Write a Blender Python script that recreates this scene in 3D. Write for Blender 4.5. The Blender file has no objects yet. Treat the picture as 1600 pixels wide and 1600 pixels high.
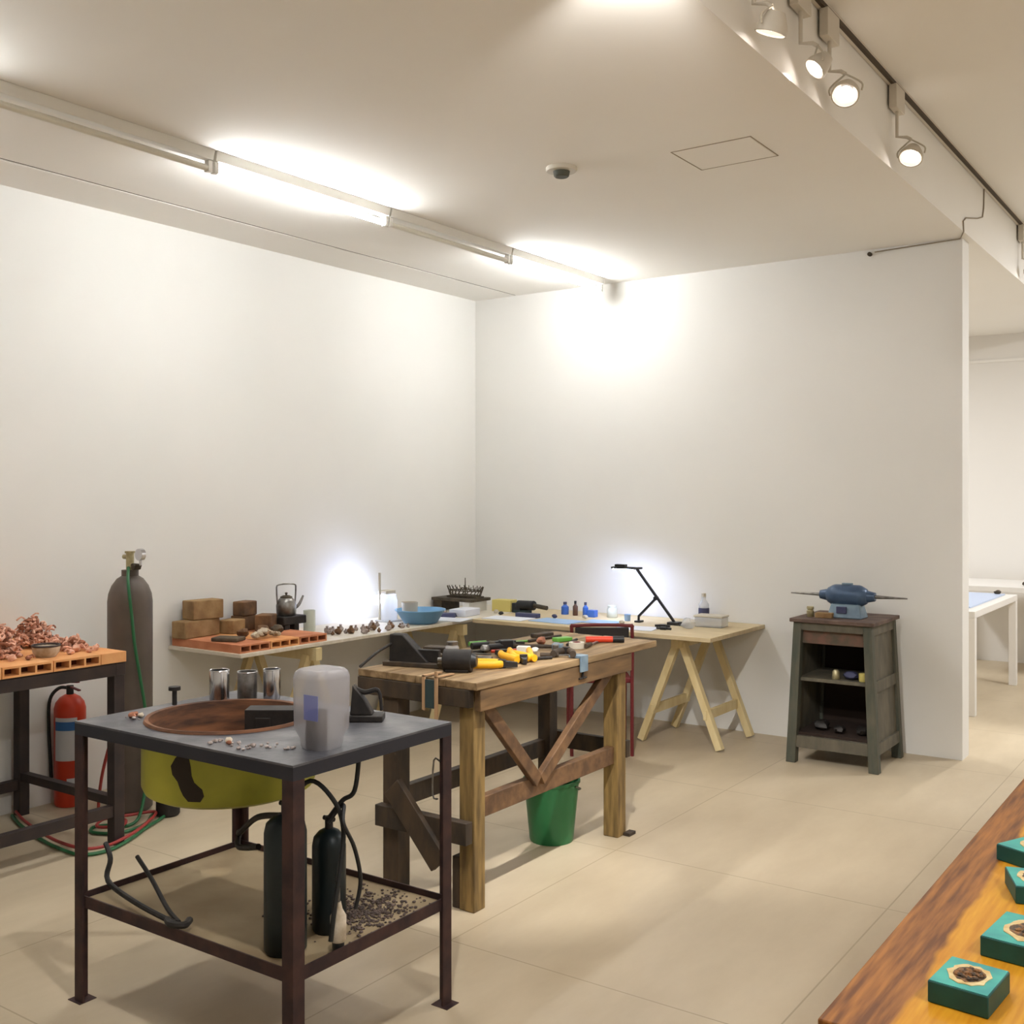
import bpy, math, random
from mathutils import Vector, Matrix, Euler
random.seed(7)
PI = math.pi
S = bpy.context.scene
C = S.collection

# ------------------------------------------------------------------ materials
def srgb(h):
    r, g, b = h
    f = lambda c: c/12.92 if c <= .04045 else ((c+.055)/1.055)**2.4
    return (f(r/255), f(g/255), f(b/255), 1)

def mat(name, col, rough=.6, metal=0., col2=None, scale=8., contrast=(.35, .65), bump=0., bscale=None,
        trans=0., alpha=1., ior=1.45, emit=None, strength=0., stretch=(1, 1, 1), detail=4., rough2=None, spec=.5):
    m = bpy.data.materials.new(name); m.use_nodes = True
    nt = m.node_tree; b = nt.nodes['Principled BSDF']
    b.inputs['Base Color'].default_value = srgb(col)
    b.inputs['Roughness'].default_value = rough
    b.inputs['Metallic'].default_value = metal
    b.inputs['IOR'].default_value = ior
    b.inputs['Specular IOR Level'].default_value = spec
    if trans: b.inputs['Transmission Weight'].default_value = trans
    if alpha < 1: b.inputs['Alpha'].default_value = alpha
    if emit:
        b.inputs['Emission Color'].default_value = srgb(emit); b.inputs['Emission Strength'].default_value = strength
    if col2 or bump:
        tc = nt.nodes.new('ShaderNodeTexCoord'); mp = nt.nodes.new('ShaderNodeMapping')
        mp.inputs['Scale'].default_value = stretch
        nt.links.new(tc.outputs['Object'], mp.inputs['Vector'])
        n = nt.nodes.new('ShaderNodeTexNoise'); n.inputs['Scale'].default_value = scale; n.inputs['Detail'].default_value = detail
        nt.links.new(mp.outputs['Vector'], n.inputs['Vector'])
        if col2:
            r = nt.nodes.new('ShaderNodeValToRGB')
            r.color_ramp.elements[0].position = contrast[0]; r.color_ramp.elements[1].position = contrast[1]
            r.color_ramp.elements[0].color = srgb(col); r.color_ramp.elements[1].color = srgb(col2)
            nt.links.new(n.outputs['Fac'], r.inputs['Fac']); nt.links.new(r.outputs['Color'], b.inputs['Base Color'])
        if bump:
            n2 = n
            if bscale:
                n2 = nt.nodes.new('ShaderNodeTexNoise'); n2.inputs['Scale'].default_value = bscale; n2.inputs['Detail'].default_value = 6
                nt.links.new(mp.outputs['Vector'], n2.inputs['Vector'])
            bp = nt.nodes.new('ShaderNodeBump'); bp.inputs['Strength'].default_value = bump; bp.inputs['Distance'].default_value = .01
            nt.links.new(n2.outputs['Fac'], bp.inputs['Height']); nt.links.new(bp.outputs['Normal'], b.inputs['Normal'])
    return m

M = {}
TUBE = 71
M['wall'] = mat('wall_paint', (230, 228, 223), .75, bump=.03, bscale=60, col2=(233, 231, 226), scale=1.2)
M['ceil'] = mat('ceiling_paint', (238, 234, 227), .85, col2=(240, 237, 231), scale=.9, bump=.03, bscale=2.)
M['far'] = mat('far_wall_paint', (230, 226, 220), .75)
M['rust'] = mat('rusty_steel', (74, 50, 46), .6, .35, col2=(50, 36, 38), scale=14, bump=.2)
M['darksteel'] = mat('dark_painted_steel', (66, 54, 50), .55, .3, col2=(52, 45, 45), scale=9, bump=.1)
M['plate'] = mat('blued_steel_plate', (78, 78, 84), .4, .35, col2=(122, 120, 121), scale=7, contrast=(.42, .72), bump=.15, bscale=40)
M['plate_edge'] = mat('dark_plate_edge', (46, 46, 54), .5, .4)
M['yellow_pan'] = mat('yellow_green_enamel', (186, 184, 64), .5, col2=(156, 154, 54), scale=5, bump=.1)
M['burn'] = mat('scorch', (48, 38, 30), .8)
M['clay_in'] = mat('refractory_lining', (134, 88, 58), .85, col2=(70, 48, 36), scale=6, stretch=(1, 1, 5), bump=.3)
M['black'] = mat('black_iron', (34, 31, 30), .55, .3, col2=(48, 43, 40), scale=20, bump=.2)
M['blackp'] = mat('black_plastic', (26, 26, 28), .45)
M['rubber'] = mat('black_rubber', (28, 28, 27), .6)
M['teal_cyl'] = mat('dark_teal_bottle', (28, 40, 44), .4, .2, col2=(18, 26, 28), scale=5)
M['green_cyl'] = mat('black_green_bottle', (24, 34, 30), .4, .2)
M['gas'] = mat('dark_gas_cylinder', (84, 74, 66), .5, .1, col2=(96, 84, 74), scale=6)
M['brass'] = mat('brass', (186, 176, 140), .4, .5, col2=(150, 138, 100), scale=30)
M['chrome'] = mat('chrome', (205, 205, 208), .18, 1.)
M['steel'] = mat('bare_steel', (150, 148, 145), .35, .9, col2=(110, 106, 102), scale=25)
M['red'] = mat('extinguisher_red', (196, 58, 32), .35)
M['label_w'] = mat('white_label', (205, 205, 208), .5)
M['label_b'] = mat('blue_label', (48, 100, 160), .5)
M['green_hose'] = mat('green_hose', (34, 96, 56), .45)
M['red_hose'] = mat('red_hose', (156, 54, 50), .45)
M['clay'] = mat('orange_clay', (228, 170, 114), .8, col2=(218, 150, 92), scale=6, bump=.15, bscale=40)
M['clay2'] = mat('red_clay', (206, 138, 98), .8, col2=(182, 112, 76), scale=8, bump=.15, bscale=40)
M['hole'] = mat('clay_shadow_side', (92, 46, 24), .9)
M['fire'] = mat('fire_brick', (160, 130, 88), .9, col2=(128, 98, 64), scale=12, bump=.3, bscale=40)
M['fire2'] = mat('sooty_brick', (124, 90, 60), .9, col2=(82, 62, 46), scale=12, bump=.3, bscale=40)
M['flake'] = mat('pale_plaster', (214, 202, 184), .9, col2=(160, 140, 112), scale=18, bump=.4)
M['copper'] = mat('copper_scrap', (232, 186, 162), .6, .0, col2=(208, 142, 114), scale=30)
M['copper2'] = mat('dark_copper', (176, 112, 82), .6, .0, col2=(120, 76, 56), scale=30)
M['ply'] = mat('plywood', (206, 188, 152), .6, col2=(192, 172, 134), scale=4, stretch=(1, 8, 1))
M['ply_w'] = mat('white_tabletop', (220, 212, 196), .5, col2=(208, 198, 180), scale=4, stretch=(1, 8, 1))
M['pine'] = mat('pine', (220, 202, 156), .6, col2=(208, 186, 136), scale=4, stretch=(4, 4, 1))
M['bench'] = mat('bench_wood', (128, 98, 64), .65, col2=(92, 70, 46), scale=5, stretch=(6, .8, 6), bump=.25)
M['bench_top'] = mat('bench_top_wood', (160, 134, 98), .65, col2=(114, 90, 60), scale=5, stretch=(6, .7, 6), bump=.25, contrast=(.3, .62))
M['bench_leg'] = mat('bench_leg_wood', (150, 122, 72), .65, col2=(98, 78, 46), scale=6, stretch=(6, 6, .8), bump=.25)
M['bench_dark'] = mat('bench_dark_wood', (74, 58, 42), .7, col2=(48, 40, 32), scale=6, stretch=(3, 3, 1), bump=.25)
M['brace'] = mat('brace_wood', (120, 88, 58), .65, col2=(86, 62, 42), scale=6, stretch=(3, 3, 3), bump=.2)
M['cab'] = mat('cabinet_green_paint', (80, 76, 64), .65, col2=(102, 94, 78), scale=9, stretch=(2, 2, .7), contrast=(.35, .7), bump=.25)
M['cab_post'] = mat('cabinet_post_paint', (66, 70, 60), .65, col2=(88, 84, 70), scale=9, stretch=(3, 3, .6), contrast=(.35, .7), bump=.25)
M['cab_top'] = mat('cabinet_top', (70, 52, 44), .65, col2=(104, 84, 72), scale=12, bump=.2)
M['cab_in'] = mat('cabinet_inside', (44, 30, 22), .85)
M['cab_rail'] = mat('cabinet_worn_rail', (108, 76, 62), .7, col2=(78, 70, 56), scale=16)
M['gblue'] = mat('grinder_blue', (70, 92, 120), .35, .2, col2=(56, 74, 100), scale=12)
M['gbase'] = mat('grinder_base', (132, 152, 166), .45, .1, col2=(104, 124, 140), scale=12)
M['bucket'] = mat('green_plastic', (40, 112, 66), .4)
M['jug'] = mat('cloudy_plastic', (176, 173, 178), .35, alpha=.52)
M['blue_bowl'] = mat('blue_plastic', (112, 160, 198), .4)
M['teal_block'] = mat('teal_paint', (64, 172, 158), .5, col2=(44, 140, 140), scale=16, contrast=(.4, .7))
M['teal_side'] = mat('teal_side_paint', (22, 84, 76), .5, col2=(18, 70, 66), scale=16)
M['cream'] = mat('cream_plaster', (226, 206, 156), .7, col2=(206, 170, 110), scale=40)
M['stone'] = mat('dark_stone_chips', (66, 50, 34), .6, col2=(150, 104, 60), scale=90, contrast=(.45, .6))
M['yellow'] = mat('yellow_grip', (232, 170, 24), .5)
M['orange'] = mat('orange_red', (206, 62, 34), .4)
M['greenp'] = mat('bright_green', (96, 160, 62), .4)
M['tan'] = mat('tan_strap', (176, 140, 104), .8)
M['tealcloth'] = mat('teal_cloth', (44, 60, 62), .8)
M['redchair'] = mat('red_frame', (104, 30, 34), .5)
M['chairpad'] = mat('black_pad', (38, 32, 32), .6)
M['white'] = mat('white_enamel', (232, 230, 224), .4)
M['track'] = mat('white_track', (206, 198, 184), .5)
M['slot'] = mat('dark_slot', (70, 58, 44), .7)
M['beige'] = mat('beige_plastic', (200, 192, 176), .5)
M['gap'] = mat('gap_shade_cable_grey', (150, 137, 118), .9)
M['clear'] = mat('clear_plastic', (225, 228, 232), .2, alpha=.42)
M['milk'] = mat('milky_glass', (224, 228, 214), .3, alpha=.75)
M['bottle_blue'] = mat('blue_bottle', (62, 108, 196), .3)
M['amber'] = mat('brown_bottle', (92, 62, 44), .3)
M['yel_box'] = mat('pale_yellow_box', (206, 190, 110), .6)
M['paper'] = mat('pale_paper', (222, 224, 232), .7)
M['paper_b'] = mat('blue_paper', (150, 180, 215), .6)
M['navy'] = mat('navy', (64, 66, 96), .6)
M['iron'] = mat('cast_iron', (66, 58, 48), .55, .5, col2=(92, 82, 66), scale=20)
M['casting'] = mat('grey_casting', (128, 112, 104), .7, col2=(176, 164, 158), scale=50)
M['shelf_ply'] = mat('dusty_board', (150, 132, 102), .75, col2=(136, 116, 86), scale=6)
M['char'] = mat('charcoal', (64, 54, 50), .9, col2=(110, 92, 84), scale=60)
M['disp_w'] = mat('display_white', (228, 224, 218), .45)
M['refl_b'] = mat('reflection_blue', (186, 200, 226), .4)
M['tube_on'] = mat('lit_tube', (255, 255, 248), .4, emit=(250, 253, 255), strength=TUBE)
M['panel_on'] = mat('lit_panel', (255, 255, 248), .4, emit=(255, 250, 242), strength=4)
M['tube_off'] = mat('unlit_tube', (226, 222, 210), .35)
M['lens'] = mat('lit_lens', (255, 255, 255), .4, emit=(255, 246, 240), strength=10)
M['led'] = mat('cold_led', (255, 255, 255), .4, emit=(206, 220, 255), strength=25)
M['halo'] = mat('clear_lamp_glass', (220, 214, 210), .15, alpha=.55)
M['crate_dark'] = mat('dark_board', (70, 58, 46), .8, col2=(98, 84, 66), scale=20)

def floor_material():
    m = bpy.data.materials.new('travertine_tiles'); m.use_nodes = True
    nt = m.node_tree; b = nt.nodes['Principled BSDF']; L = nt.links.new
    tc = nt.nodes.new('ShaderNodeTexCoord')
    mp = nt.nodes.new('ShaderNodeMapping'); mp.inputs['Location'].default_value = (2.4, -3.04, 0)
    L(tc.outputs['Object'], mp.inputs['Vector'])
    br = nt.nodes.new('ShaderNodeTexBrick'); br.offset = 0
    br.inputs['Scale'].default_value = 1; br.inputs['Brick Width'].default_value = 1.2; br.inputs['Row Height'].default_value = 1.2
    br.inputs['Mortar Size'].default_value = .0035; br.inputs['Mortar Smooth'].default_value = .3
    L(mp.outputs['Vector'], br.inputs['Vector'])
    mp2 = nt.nodes.new('ShaderNodeMapping'); mp2.inputs['Scale'].default_value = (1, .35, 1); L(tc.outputs['Object'], mp2.inputs['Vector'])
    n = nt.nodes.new('ShaderNodeTexNoise'); n.inputs['Scale'].default_value = 3.2; n.inputs['Detail'].default_value = 9; n.inputs['Roughness'].default_value = .62
    L(mp2.outputs['Vector'], n.inputs['Vector'])
    r = nt.nodes.new('ShaderNodeValToRGB')
    r.color_ramp.elements[0].position = .3; r.color_ramp.elements[1].position = .7
    r.color_ramp.elements[0].color = srgb((182, 165, 138)); r.color_ramp.elements[1].color = srgb((200, 184, 157))
    L(n.outputs['Fac'], r.inputs['Fac'])
    mx = nt.nodes.new('ShaderNodeMix'); mx.data_type = 'RGBA'
    L(br.outputs['Fac'], mx.inputs['Factor']); L(r.outputs['Color'], mx.inputs['A']); mx.inputs['B'].default_value = srgb((164, 147, 120))
    L(mx.outputs['Result'], b.inputs['Base Color'])
    b.inputs['Roughness'].default_value = .42
    bp = nt.nodes.new('ShaderNodeBump'); bp.inputs['Strength'].default_value = .08; bp.inputs['Distance'].default_value = .004
    L(n.outputs['Fac'], bp.inputs['Height']); L(bp.outputs['Normal'], b.inputs['Normal'])
    return m
M['floor'] = floor_material()

def slab_wood():
    # plank with dark heartwood along its left edge and yellow sapwood inside, split by a wavy line
    m = bpy.data.materials.new('two_tone_plank'); m.use_nodes = True
    nt = m.node_tree; b = nt.nodes['Principled BSDF']; L = nt.links.new
    tc = nt.nodes.new('ShaderNodeTexCoord'); sp = nt.nodes.new('ShaderNodeSeparateXYZ'); L(tc.outputs['Object'], sp.inputs[0])
    mpn = nt.nodes.new('ShaderNodeMapping'); mpn.inputs['Scale'].default_value = (1, 1, 1); L(tc.outputs['Object'], mpn.inputs['Vector'])
    nw = nt.nodes.new('ShaderNodeTexNoise'); nw.inputs['Scale'].default_value = 2.6; nw.inputs['Detail'].default_value = 3; L(mpn.outputs['Vector'], nw.inputs['Vector'])
    ad = nt.nodes.new('ShaderNodeMath'); ad.operation = 'MULTIPLY_ADD'; ad.inputs[1].default_value = .12; L(nw.outputs['Fac'], ad.inputs[0]); L(sp.outputs['X'], ad.inputs[2])
    st = nt.nodes.new('ShaderNodeMapRange'); st.inputs['From Min'].default_value = .148; st.inputs['From Max'].default_value = .158
    L(ad.outputs[0], st.inputs['Value'])
    mp = nt.nodes.new('ShaderNodeMapping'); mp.inputs['Scale'].default_value = (16, 1.1, 4); mp.inputs['Rotation'].default_value = (0, 0, .05); L(tc.outputs['Object'], mp.inputs['Vector'])
    n1 = nt.nodes.new('ShaderNodeTexNoise'); n1.inputs['Scale'].default_value = 5; n1.inputs['Detail'].default_value = 9; L(mp.outputs['Vector'], n1.inputs['Vector'])
    r1 = nt.nodes.new('ShaderNodeValToRGB'); r1.color_ramp.elements[0].position = .35; r1.color_ramp.elements[1].position = .68
    r1.color_ramp.elements[0].color = srgb((104, 60, 24)); r1.color_ramp.elements[1].color = srgb((166, 106, 44)); L(n1.outputs['Fac'], r1.inputs['Fac'])
    r2 = nt.nodes.new('ShaderNodeValToRGB'); r2.color_ramp.elements[0].position = .3; r2.color_ramp.elements[1].position = .7
    r2.color_ramp.elements[0].color = srgb((190, 124, 20)); r2.color_ramp.elements[1].color = srgb((216, 156, 40)); L(n1.outputs['Fac'], r2.inputs['Fac'])
    mx = nt.nodes.new('ShaderNodeMix'); mx.data_type = 'RGBA'
    L(st.outputs['Result'], mx.inputs['Factor']); L(r1.outputs['Color'], mx.inputs['A']); L(r2.outputs['Color'], mx.inputs['B'])
    L(mx.outputs['Result'], b.inputs['Base Color']); b.inputs['Roughness'].default_value = .5; b.inputs['Specular IOR Level'].default_value = .25
    bp = nt.nodes.new('ShaderNodeBump'); bp.inputs['Strength'].default_value = .15; bp.inputs['Distance'].default_value = .004
    L(n1.outputs['Fac'], bp.inputs['Height']); L(bp.outputs['Normal'], b.inputs['Normal'])
    return m
M['slab'] = slab_wood()

# ------------------------------------------------------------------ mesh helpers
class MB:
    def __init__(s): s.v = []; s.f = []; s.mi = []
    def add(s, vs, fs, T=None, mi=0):
        o = len(s.v)
        for v in vs:
            v = Vector(v); s.v.append(T @ v if T else v)
        for f in fs: s.f.append(tuple(i+o for i in f)); s.mi.append(mi)
        return s
    def box(s, x0, x1, y0, y1, z0, z1, T=None, mi=0):
        vs = [(x0,y0,z0),(x1,y0,z0),(x1,y1,z0),(x0,y1,z0),(x0,y0,z1),(x1,y0,z1),(x1,y1,z1),(x0,y1,z1)]
        return s.add(vs, [(0,3,2,1),(4,5,6,7),(0,1,5,4),(1,2,6,5),(2,3,7,6),(3,0,4,7)], T, mi)
    def cbox(s, c, d, rot=(0,0,0), mi=0):
        T = Matrix.Translation(c) @ Euler(rot).to_matrix().to_4x4()
        return s.box(-d[0]/2, d[0]/2, -d[1]/2, d[1]/2, -d[2]/2, d[2]/2, T, mi)
    def hexa(s, b, t, mi=0):          # b, t : four bottom and four top corners
        return s.add(list(b)+list(t), [(0,3,2,1),(4,5,6,7),(0,1,5,4),(1,2,6,5),(2,3,7,6),(3,0,4,7)], None, mi)
    def bar(s, a, b, w, h, up=(0,0,1), mi=0):
        a = Vector(a); b = Vector(b); d = (b-a); L = d.length; d.normalize()
        u = Vector(up)
        if abs(u.dot(d)) > .99: u = Vector((0, 1, 0))
        x = d.cross(u).normalized(); z = x.cross(d).normalized()
        T = Matrix(((x.x,d.x,z.x,a.x),(x.y,d.y,z.y,a.y),(x.z,d.z,z.z,a.z),(0,0,0,1)))
        return s.box(-w/2, w/2, 0, L, -h/2, h/2, T, mi)
    def lathe(s, prof, n=28, T=None, mi=0, close=True):
        vs = []; fs = []
        for r, z in prof:
            for k in range(n):
                a = 2*PI*k/n; vs.append((max(r, 1e-5)*math.cos(a), max(r, 1e-5)*math.sin(a), z))
        for i in range(len(prof)-1):
            for k in range(n):
                k2 = (k+1) % n; fs.append((i*n+k, i*n+k2, (i+1)*n+k2, (i+1)*n+k))
        if close:
            fs.append(tuple(reversed(range(n)))); fs.append(tuple((len(prof)-1)*n+k for k in range(n)))
        return s.add(vs, fs, T, mi)
    def cyl(s, a, b, r, r2=None, n=20, mi=0):
        a = Vector(a); b = Vector(b); d = b-a
        T = Matrix.Translation(a) @ d.to_track_quat('Z', 'Y').to_matrix().to_4x4()
        return s.lathe([(r, 0), (r if r2 is None else r2, d.length)], n, T, mi)
    def tube(s, pts, r, n=10, smooth=0, mi=0, closed=False):
        P = [Vector(p) for p in pts]
        if smooth:
            Q = []
            m = len(P)
            for i in range(m-1 if not closed else m):
                p0 = P[(i-1) % m] if (closed or i > 0) else P[0]; p1 = P[i]; p2 = P[(i+1) % m]; p3 = P[(i+2) % m] if (closed or i+2 < m) else P[-1]
                for k in range(smooth):
                    t = k/smooth
                    Q.append(.5*((2*p1)+(-p0+p2)*t+(2*p0-5*p1+4*p2-p3)*t*t+(-p0+3*p1-3*p2+p3)*t**3))
            if not closed: Q.append(P[-1])
            P = Q
        m = len(P); vs = []; fs = []
        prev = None
        for i, p in enumerate(P):
            d = (P[(i+1) % m if closed else min(i+1, m-1)] - P[(i-1) % m if closed else max(i-1, 0)])
            if d.length < 1e-9: d = Vector((0, 0, 1))
            d.normalize()
            if prev is None:
                u = Vector((0, 0, 1)) if abs(d.z) < .9 else Vector((1, 0, 0))
                x = d.cross(u).normalized()
            else:
                x = (prev - d*prev.dot(d)).normalized()
            prev = x; y = d.cross(x)
            rr = r(i/(m-1)) if callable(r) else r
            for k in range(n):
                a = 2*PI*k/n; vs.append(p + x*rr*math.cos(a) + y*rr*math.sin(a))
        for i in range(m if closed else m-1):
            j = (i+1) % m
            for k in range(n):
                k2 = (k+1) % n; fs.append((i*n+k, i*n+k2, j*n+k2, j*n+k))
        if not closed:
            fs.append(tuple(reversed(range(n)))); fs.append(tuple((m-1)*n+k for k in range(n)))
        return s.add(vs, fs, None, mi)
    def prism(s, poly, z0, z1, T=None, mi=0):
        n = len(poly)
        vs = [(x, y, z0) for x, y in poly]+[(x, y, z1) for x, y in poly]
        fs = [tuple(reversed(range(n))), tuple(range(n, 2*n))]+[(i, (i+1) % n, (i+1) % n+n, i+n) for i in range(n)]
        return s.add(vs, fs, T, mi)
    def rock(s, c, r, flat=.7, seed=None, T=None, mi=0):
        rnd = random.Random(seed if seed is not None else random.random())
        n, m = 8, 5; vs = [(c[0], c[1], c[2]-r*flat)]
        for i in range(1, m):
            t = PI*i/m
            for k in range(n):
                a = 2*PI*k/n+rnd.uniform(-.2, .2); q = r*rnd.uniform(.75, 1.15)
                vs.append((c[0]+q*math.sin(t)*math.cos(a), c[1]+q*math.sin(t)*math.sin(a), c[2]-q*flat*math.cos(t)))
        vs.append((c[0], c[1], c[2]+r*flat)); fs = []
        for k in range(n): fs.append((0, 1+(k+1) % n, 1+k))
        for i in range(m-2):
            for k in range(n):
                a = 1+i*n+k; b = 1+i*n+(k+1) % n; fs.append((a, b, b+n, a+n))
        l = len(vs)-1
        for k in range(n): fs.append((1+(m-2)*n+k, 1+(m-2)*n+(k+1) % n, l))
        return s.add(vs, fs, T, mi)

def obj(name, mb, m, parent=None, bevel=0, smooth=True, loc=None):
    me = bpy.data.meshes.new(name); me.from_pydata([tuple(v) for v in mb.v], [], mb.f); me.update()
    ms = m if isinstance(m, (list, tuple)) else [m]
    for q in ms: me.materials.append(M[q] if isinstance(q, str) else q)
    for p, i in zip(me.polygons, mb.mi): p.material_index = i
    if smooth:
        me.shade_smooth(); me.set_sharp_from_angle(angle=math.radians(38))
    o = bpy.data.objects.new(name, me); C.objects.link(o)
    if parent: o.parent = parent
    if loc: o.location = loc
    if bevel:
        b = o.modifiers.new('bevel', 'BEVEL'); b.width = bevel; b.segments = 2; b.limit_method = 'ANGLE'
    return o
def tag(o, label, cat, group=None, kind=None):
    o['label'] = label; o['category'] = cat
    if group: o['group'] = group
    if kind: o['kind'] = kind
    return o
def thing(name, label, cat, loc=(0,0,0), rz=0, group=None):
    o = bpy.data.objects.new(name, None); C.objects.link(o); o.location = loc; o.rotation_euler = (0, 0, rz)
    o.empty_display_size = .05
    return tag(o, label, cat, group)
def solo(name, mb, m, label, cat, loc=(0,0,0), rz=0, group=None, bevel=0, kind=None):
    o = obj(name, mb, m, None, bevel); o.location = loc; o.rotation_euler = (0, 0, rz)
    return tag(o, label, cat, group, kind)
def struct(name, mb, m, label=None, bevel=0):
    o = obj(name, mb, m, None, bevel, smooth=False); o['kind'] = 'structure'
    if label: o['label'] = label
    return o
def dup(root, loc, rz=None, label=None):
    r = root.copy(); C.objects.link(r); r.location = loc
    if rz is not None: r.rotation_euler = (0, 0, rz)
    if label: r['label'] = label
    for ch in list(root.children):
        c = ch.copy(); C.objects.link(c); c.parent = r
        for g in list(ch.children):
            d = g.copy(); C.objects.link(d); d.parent = c
    return r

# ------------------------------------------------------------------ the room
XL, YB, ZC, ZR = -5.175, 6.87, 3.152, 3.555
YF, YN, XR = 11.19, -2.6, 3.4
struct('floor', MB().box(-7.2, XR+.2, YN-.2, YF+.2, -.1, 0), 'floor', 'beige stone tile floor')
struct('wall_left', MB().box(XL-.15, XL, YN, YB+.17, 0, ZR), 'wall')
struct('wall_back', MB().box(XL, -1.50, YB, YB+.17, 0, ZC+.01), 'wall', 'white partition wall behind the trestle table')
struct('wall_far', MB().box(-7.2, XR+.2, YF, YF+.15, 0, ZR), 'far')
struct('wall_right', MB().box(XR, XR+.15, YN, YF, 0, ZR), 'far')
struct('wall_rear', MB().box(-7.2, XR+.2, YN-.15, YN, 0, ZR), 'wall')
struct('wall_side', MB().box(-7.2, -7.05, YB+.17, YF, 0, ZR), 'far')
struct('ceiling', MB().box(-4.768, -1.458, YN, YF, ZC, ZR+.15), 'ceil', 'lowered ceiling over the workshop')
struct('trim_1', MB().box(-7.2, -4.788, YN, YF, ZC-.001, ZR+.15), 'ceil', 'ceiling strip along the left wall')
struct('groove_shade', MB().box(-4.80, -4.76, YN, YF, ZC+.004, ZC+.1), 'slot')  # dark strip in the ceiling groove, the groove's shade put into its colour
struct('ceiling', MB().box(-1.458, XR+.2, YN, YF, ZR, ZR+.15), 'ceil', 'higher ceiling to the right')
struct('trim_3', MB().box(-4.2, XR, YF-.012, YF, 2.885, 2.91), 'ceil', 'thin picture rail on the far wall')

# access hatch and smoke detector
h = thing('access_hatch', 'flush square access hatch in the ceiling right of the smoke detector', 'hatch', (-2.015, 4.56, ZC))
g = MB()
for a in ((-.19, .19, -.163, -.159), (-.19, .19, .159, .163), (-.192, -.188, -.163, .163), (.188, .192, -.163, .163)): g.box(*a, -.002, 0)
obj('frame', g, 'gap', h)  # thin strips coloured as the shade in the gap round the hatch
obj('panel', MB().box(-.184, .184, -.155, .155, -.002, 0), 'ceil', h)
h = thing('smoke_detector', 'round white smoke detector on the ceiling', 'smoke detector', (-2.735, 4.31, ZC))
obj('base', MB().lathe([(.07, -.018), (.074, -.012), (.074, 0)]), 'beige', h)
obj('sensor', MB().lathe([(.03, -.045), (.036, -.04), (.04, -.018)]), 'cab_post', h)

# fluorescent battens in a row along X = -3.9
def batten(y0, y1, on, label):
    t = thing('fluorescent_batten', label, 'ceiling light', (-3.9, (y0+y1)/2, ZC), 0, 'fluorescent battens in one row')
    L = (y1-y0)/2-.006
    obj('housing', MB().hexa([(-.022,-L,-.045),(.022,-L,-.045),(.022,L,-.045),(-.022,L,-.045)], [(-.034,-L,0),(.034,-L,0),(.034,L,0),(-.034,L,0)]), 'white', t, .003)
    for s in (-1, 1):
        obj('lamp_holder', MB().box(-.016, .016, s*(L-.012)-.012, s*(L-.012)+.012, -.098, -.045), 'white', t, .004)
    obj('tube', MB().cyl((0, -L+.024, -.08), (0, L-.024, -.08), .0145, n=16), 'tube_on' if on else 'tube_off', t)
batten(3.2, 4.385, True, 'lit fluorescent batten starting left of the ceiling centre, longest glowing tube')
batten(4.385, 5.53, False, 'unlit white batten between the two glowing tubes')
batten(5.53, 6.68, True, 'lit fluorescent batten ending at the back wall')
batten(2.04, 3.2, False, 'unlit white batten at the upper left edge of the picture')
batten(.88, 2.04, True, 'lit batten nearest the viewer in the row')

# thin cable from the wall top to the track
solo('cable', MB().tube([(-2.02, YB-.008, ZC-.02), (-1.75, YB-.008, ZC-.012), (-1.51, YB-.008, ZC-.006), (-1.453, 6.69, ZC-.004), (-1.453, 6.677, 3.205), (-1.453, 6.75, 3.24), (-1.453, 7.05, 3.30), (-1.453, 7.2, 3.34), (-1.453, 7.234, 3.40), (-1.453, 7.25, ZR-.02)], .004, 6), 'gap',
     'thin grey cable running along the top of the back wall up to the lighting track', 'cable')
solo('cable_clip', MB().cyl((-2.05, YB-.02, ZC-.03), (-2.05, YB, ZC-.03), .013), 'slot', 'small dark plug high on the back wall at the end of the cable', 'plug')

# ------------------------------------------------------------------ lighting track
t = thing('lighting_track', 'long white lighting track along the edge of the raised ceiling', 'lighting track', (-1.44, 4.2, ZR))
obj('rail', MB().box(-.016, .016, -6, 6.9, -.028, 0), 'track', t, .002)
obj('slot', MB().box(.002, .0165, -6, 6.9, -.030, -.012), 'slot', t)

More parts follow.
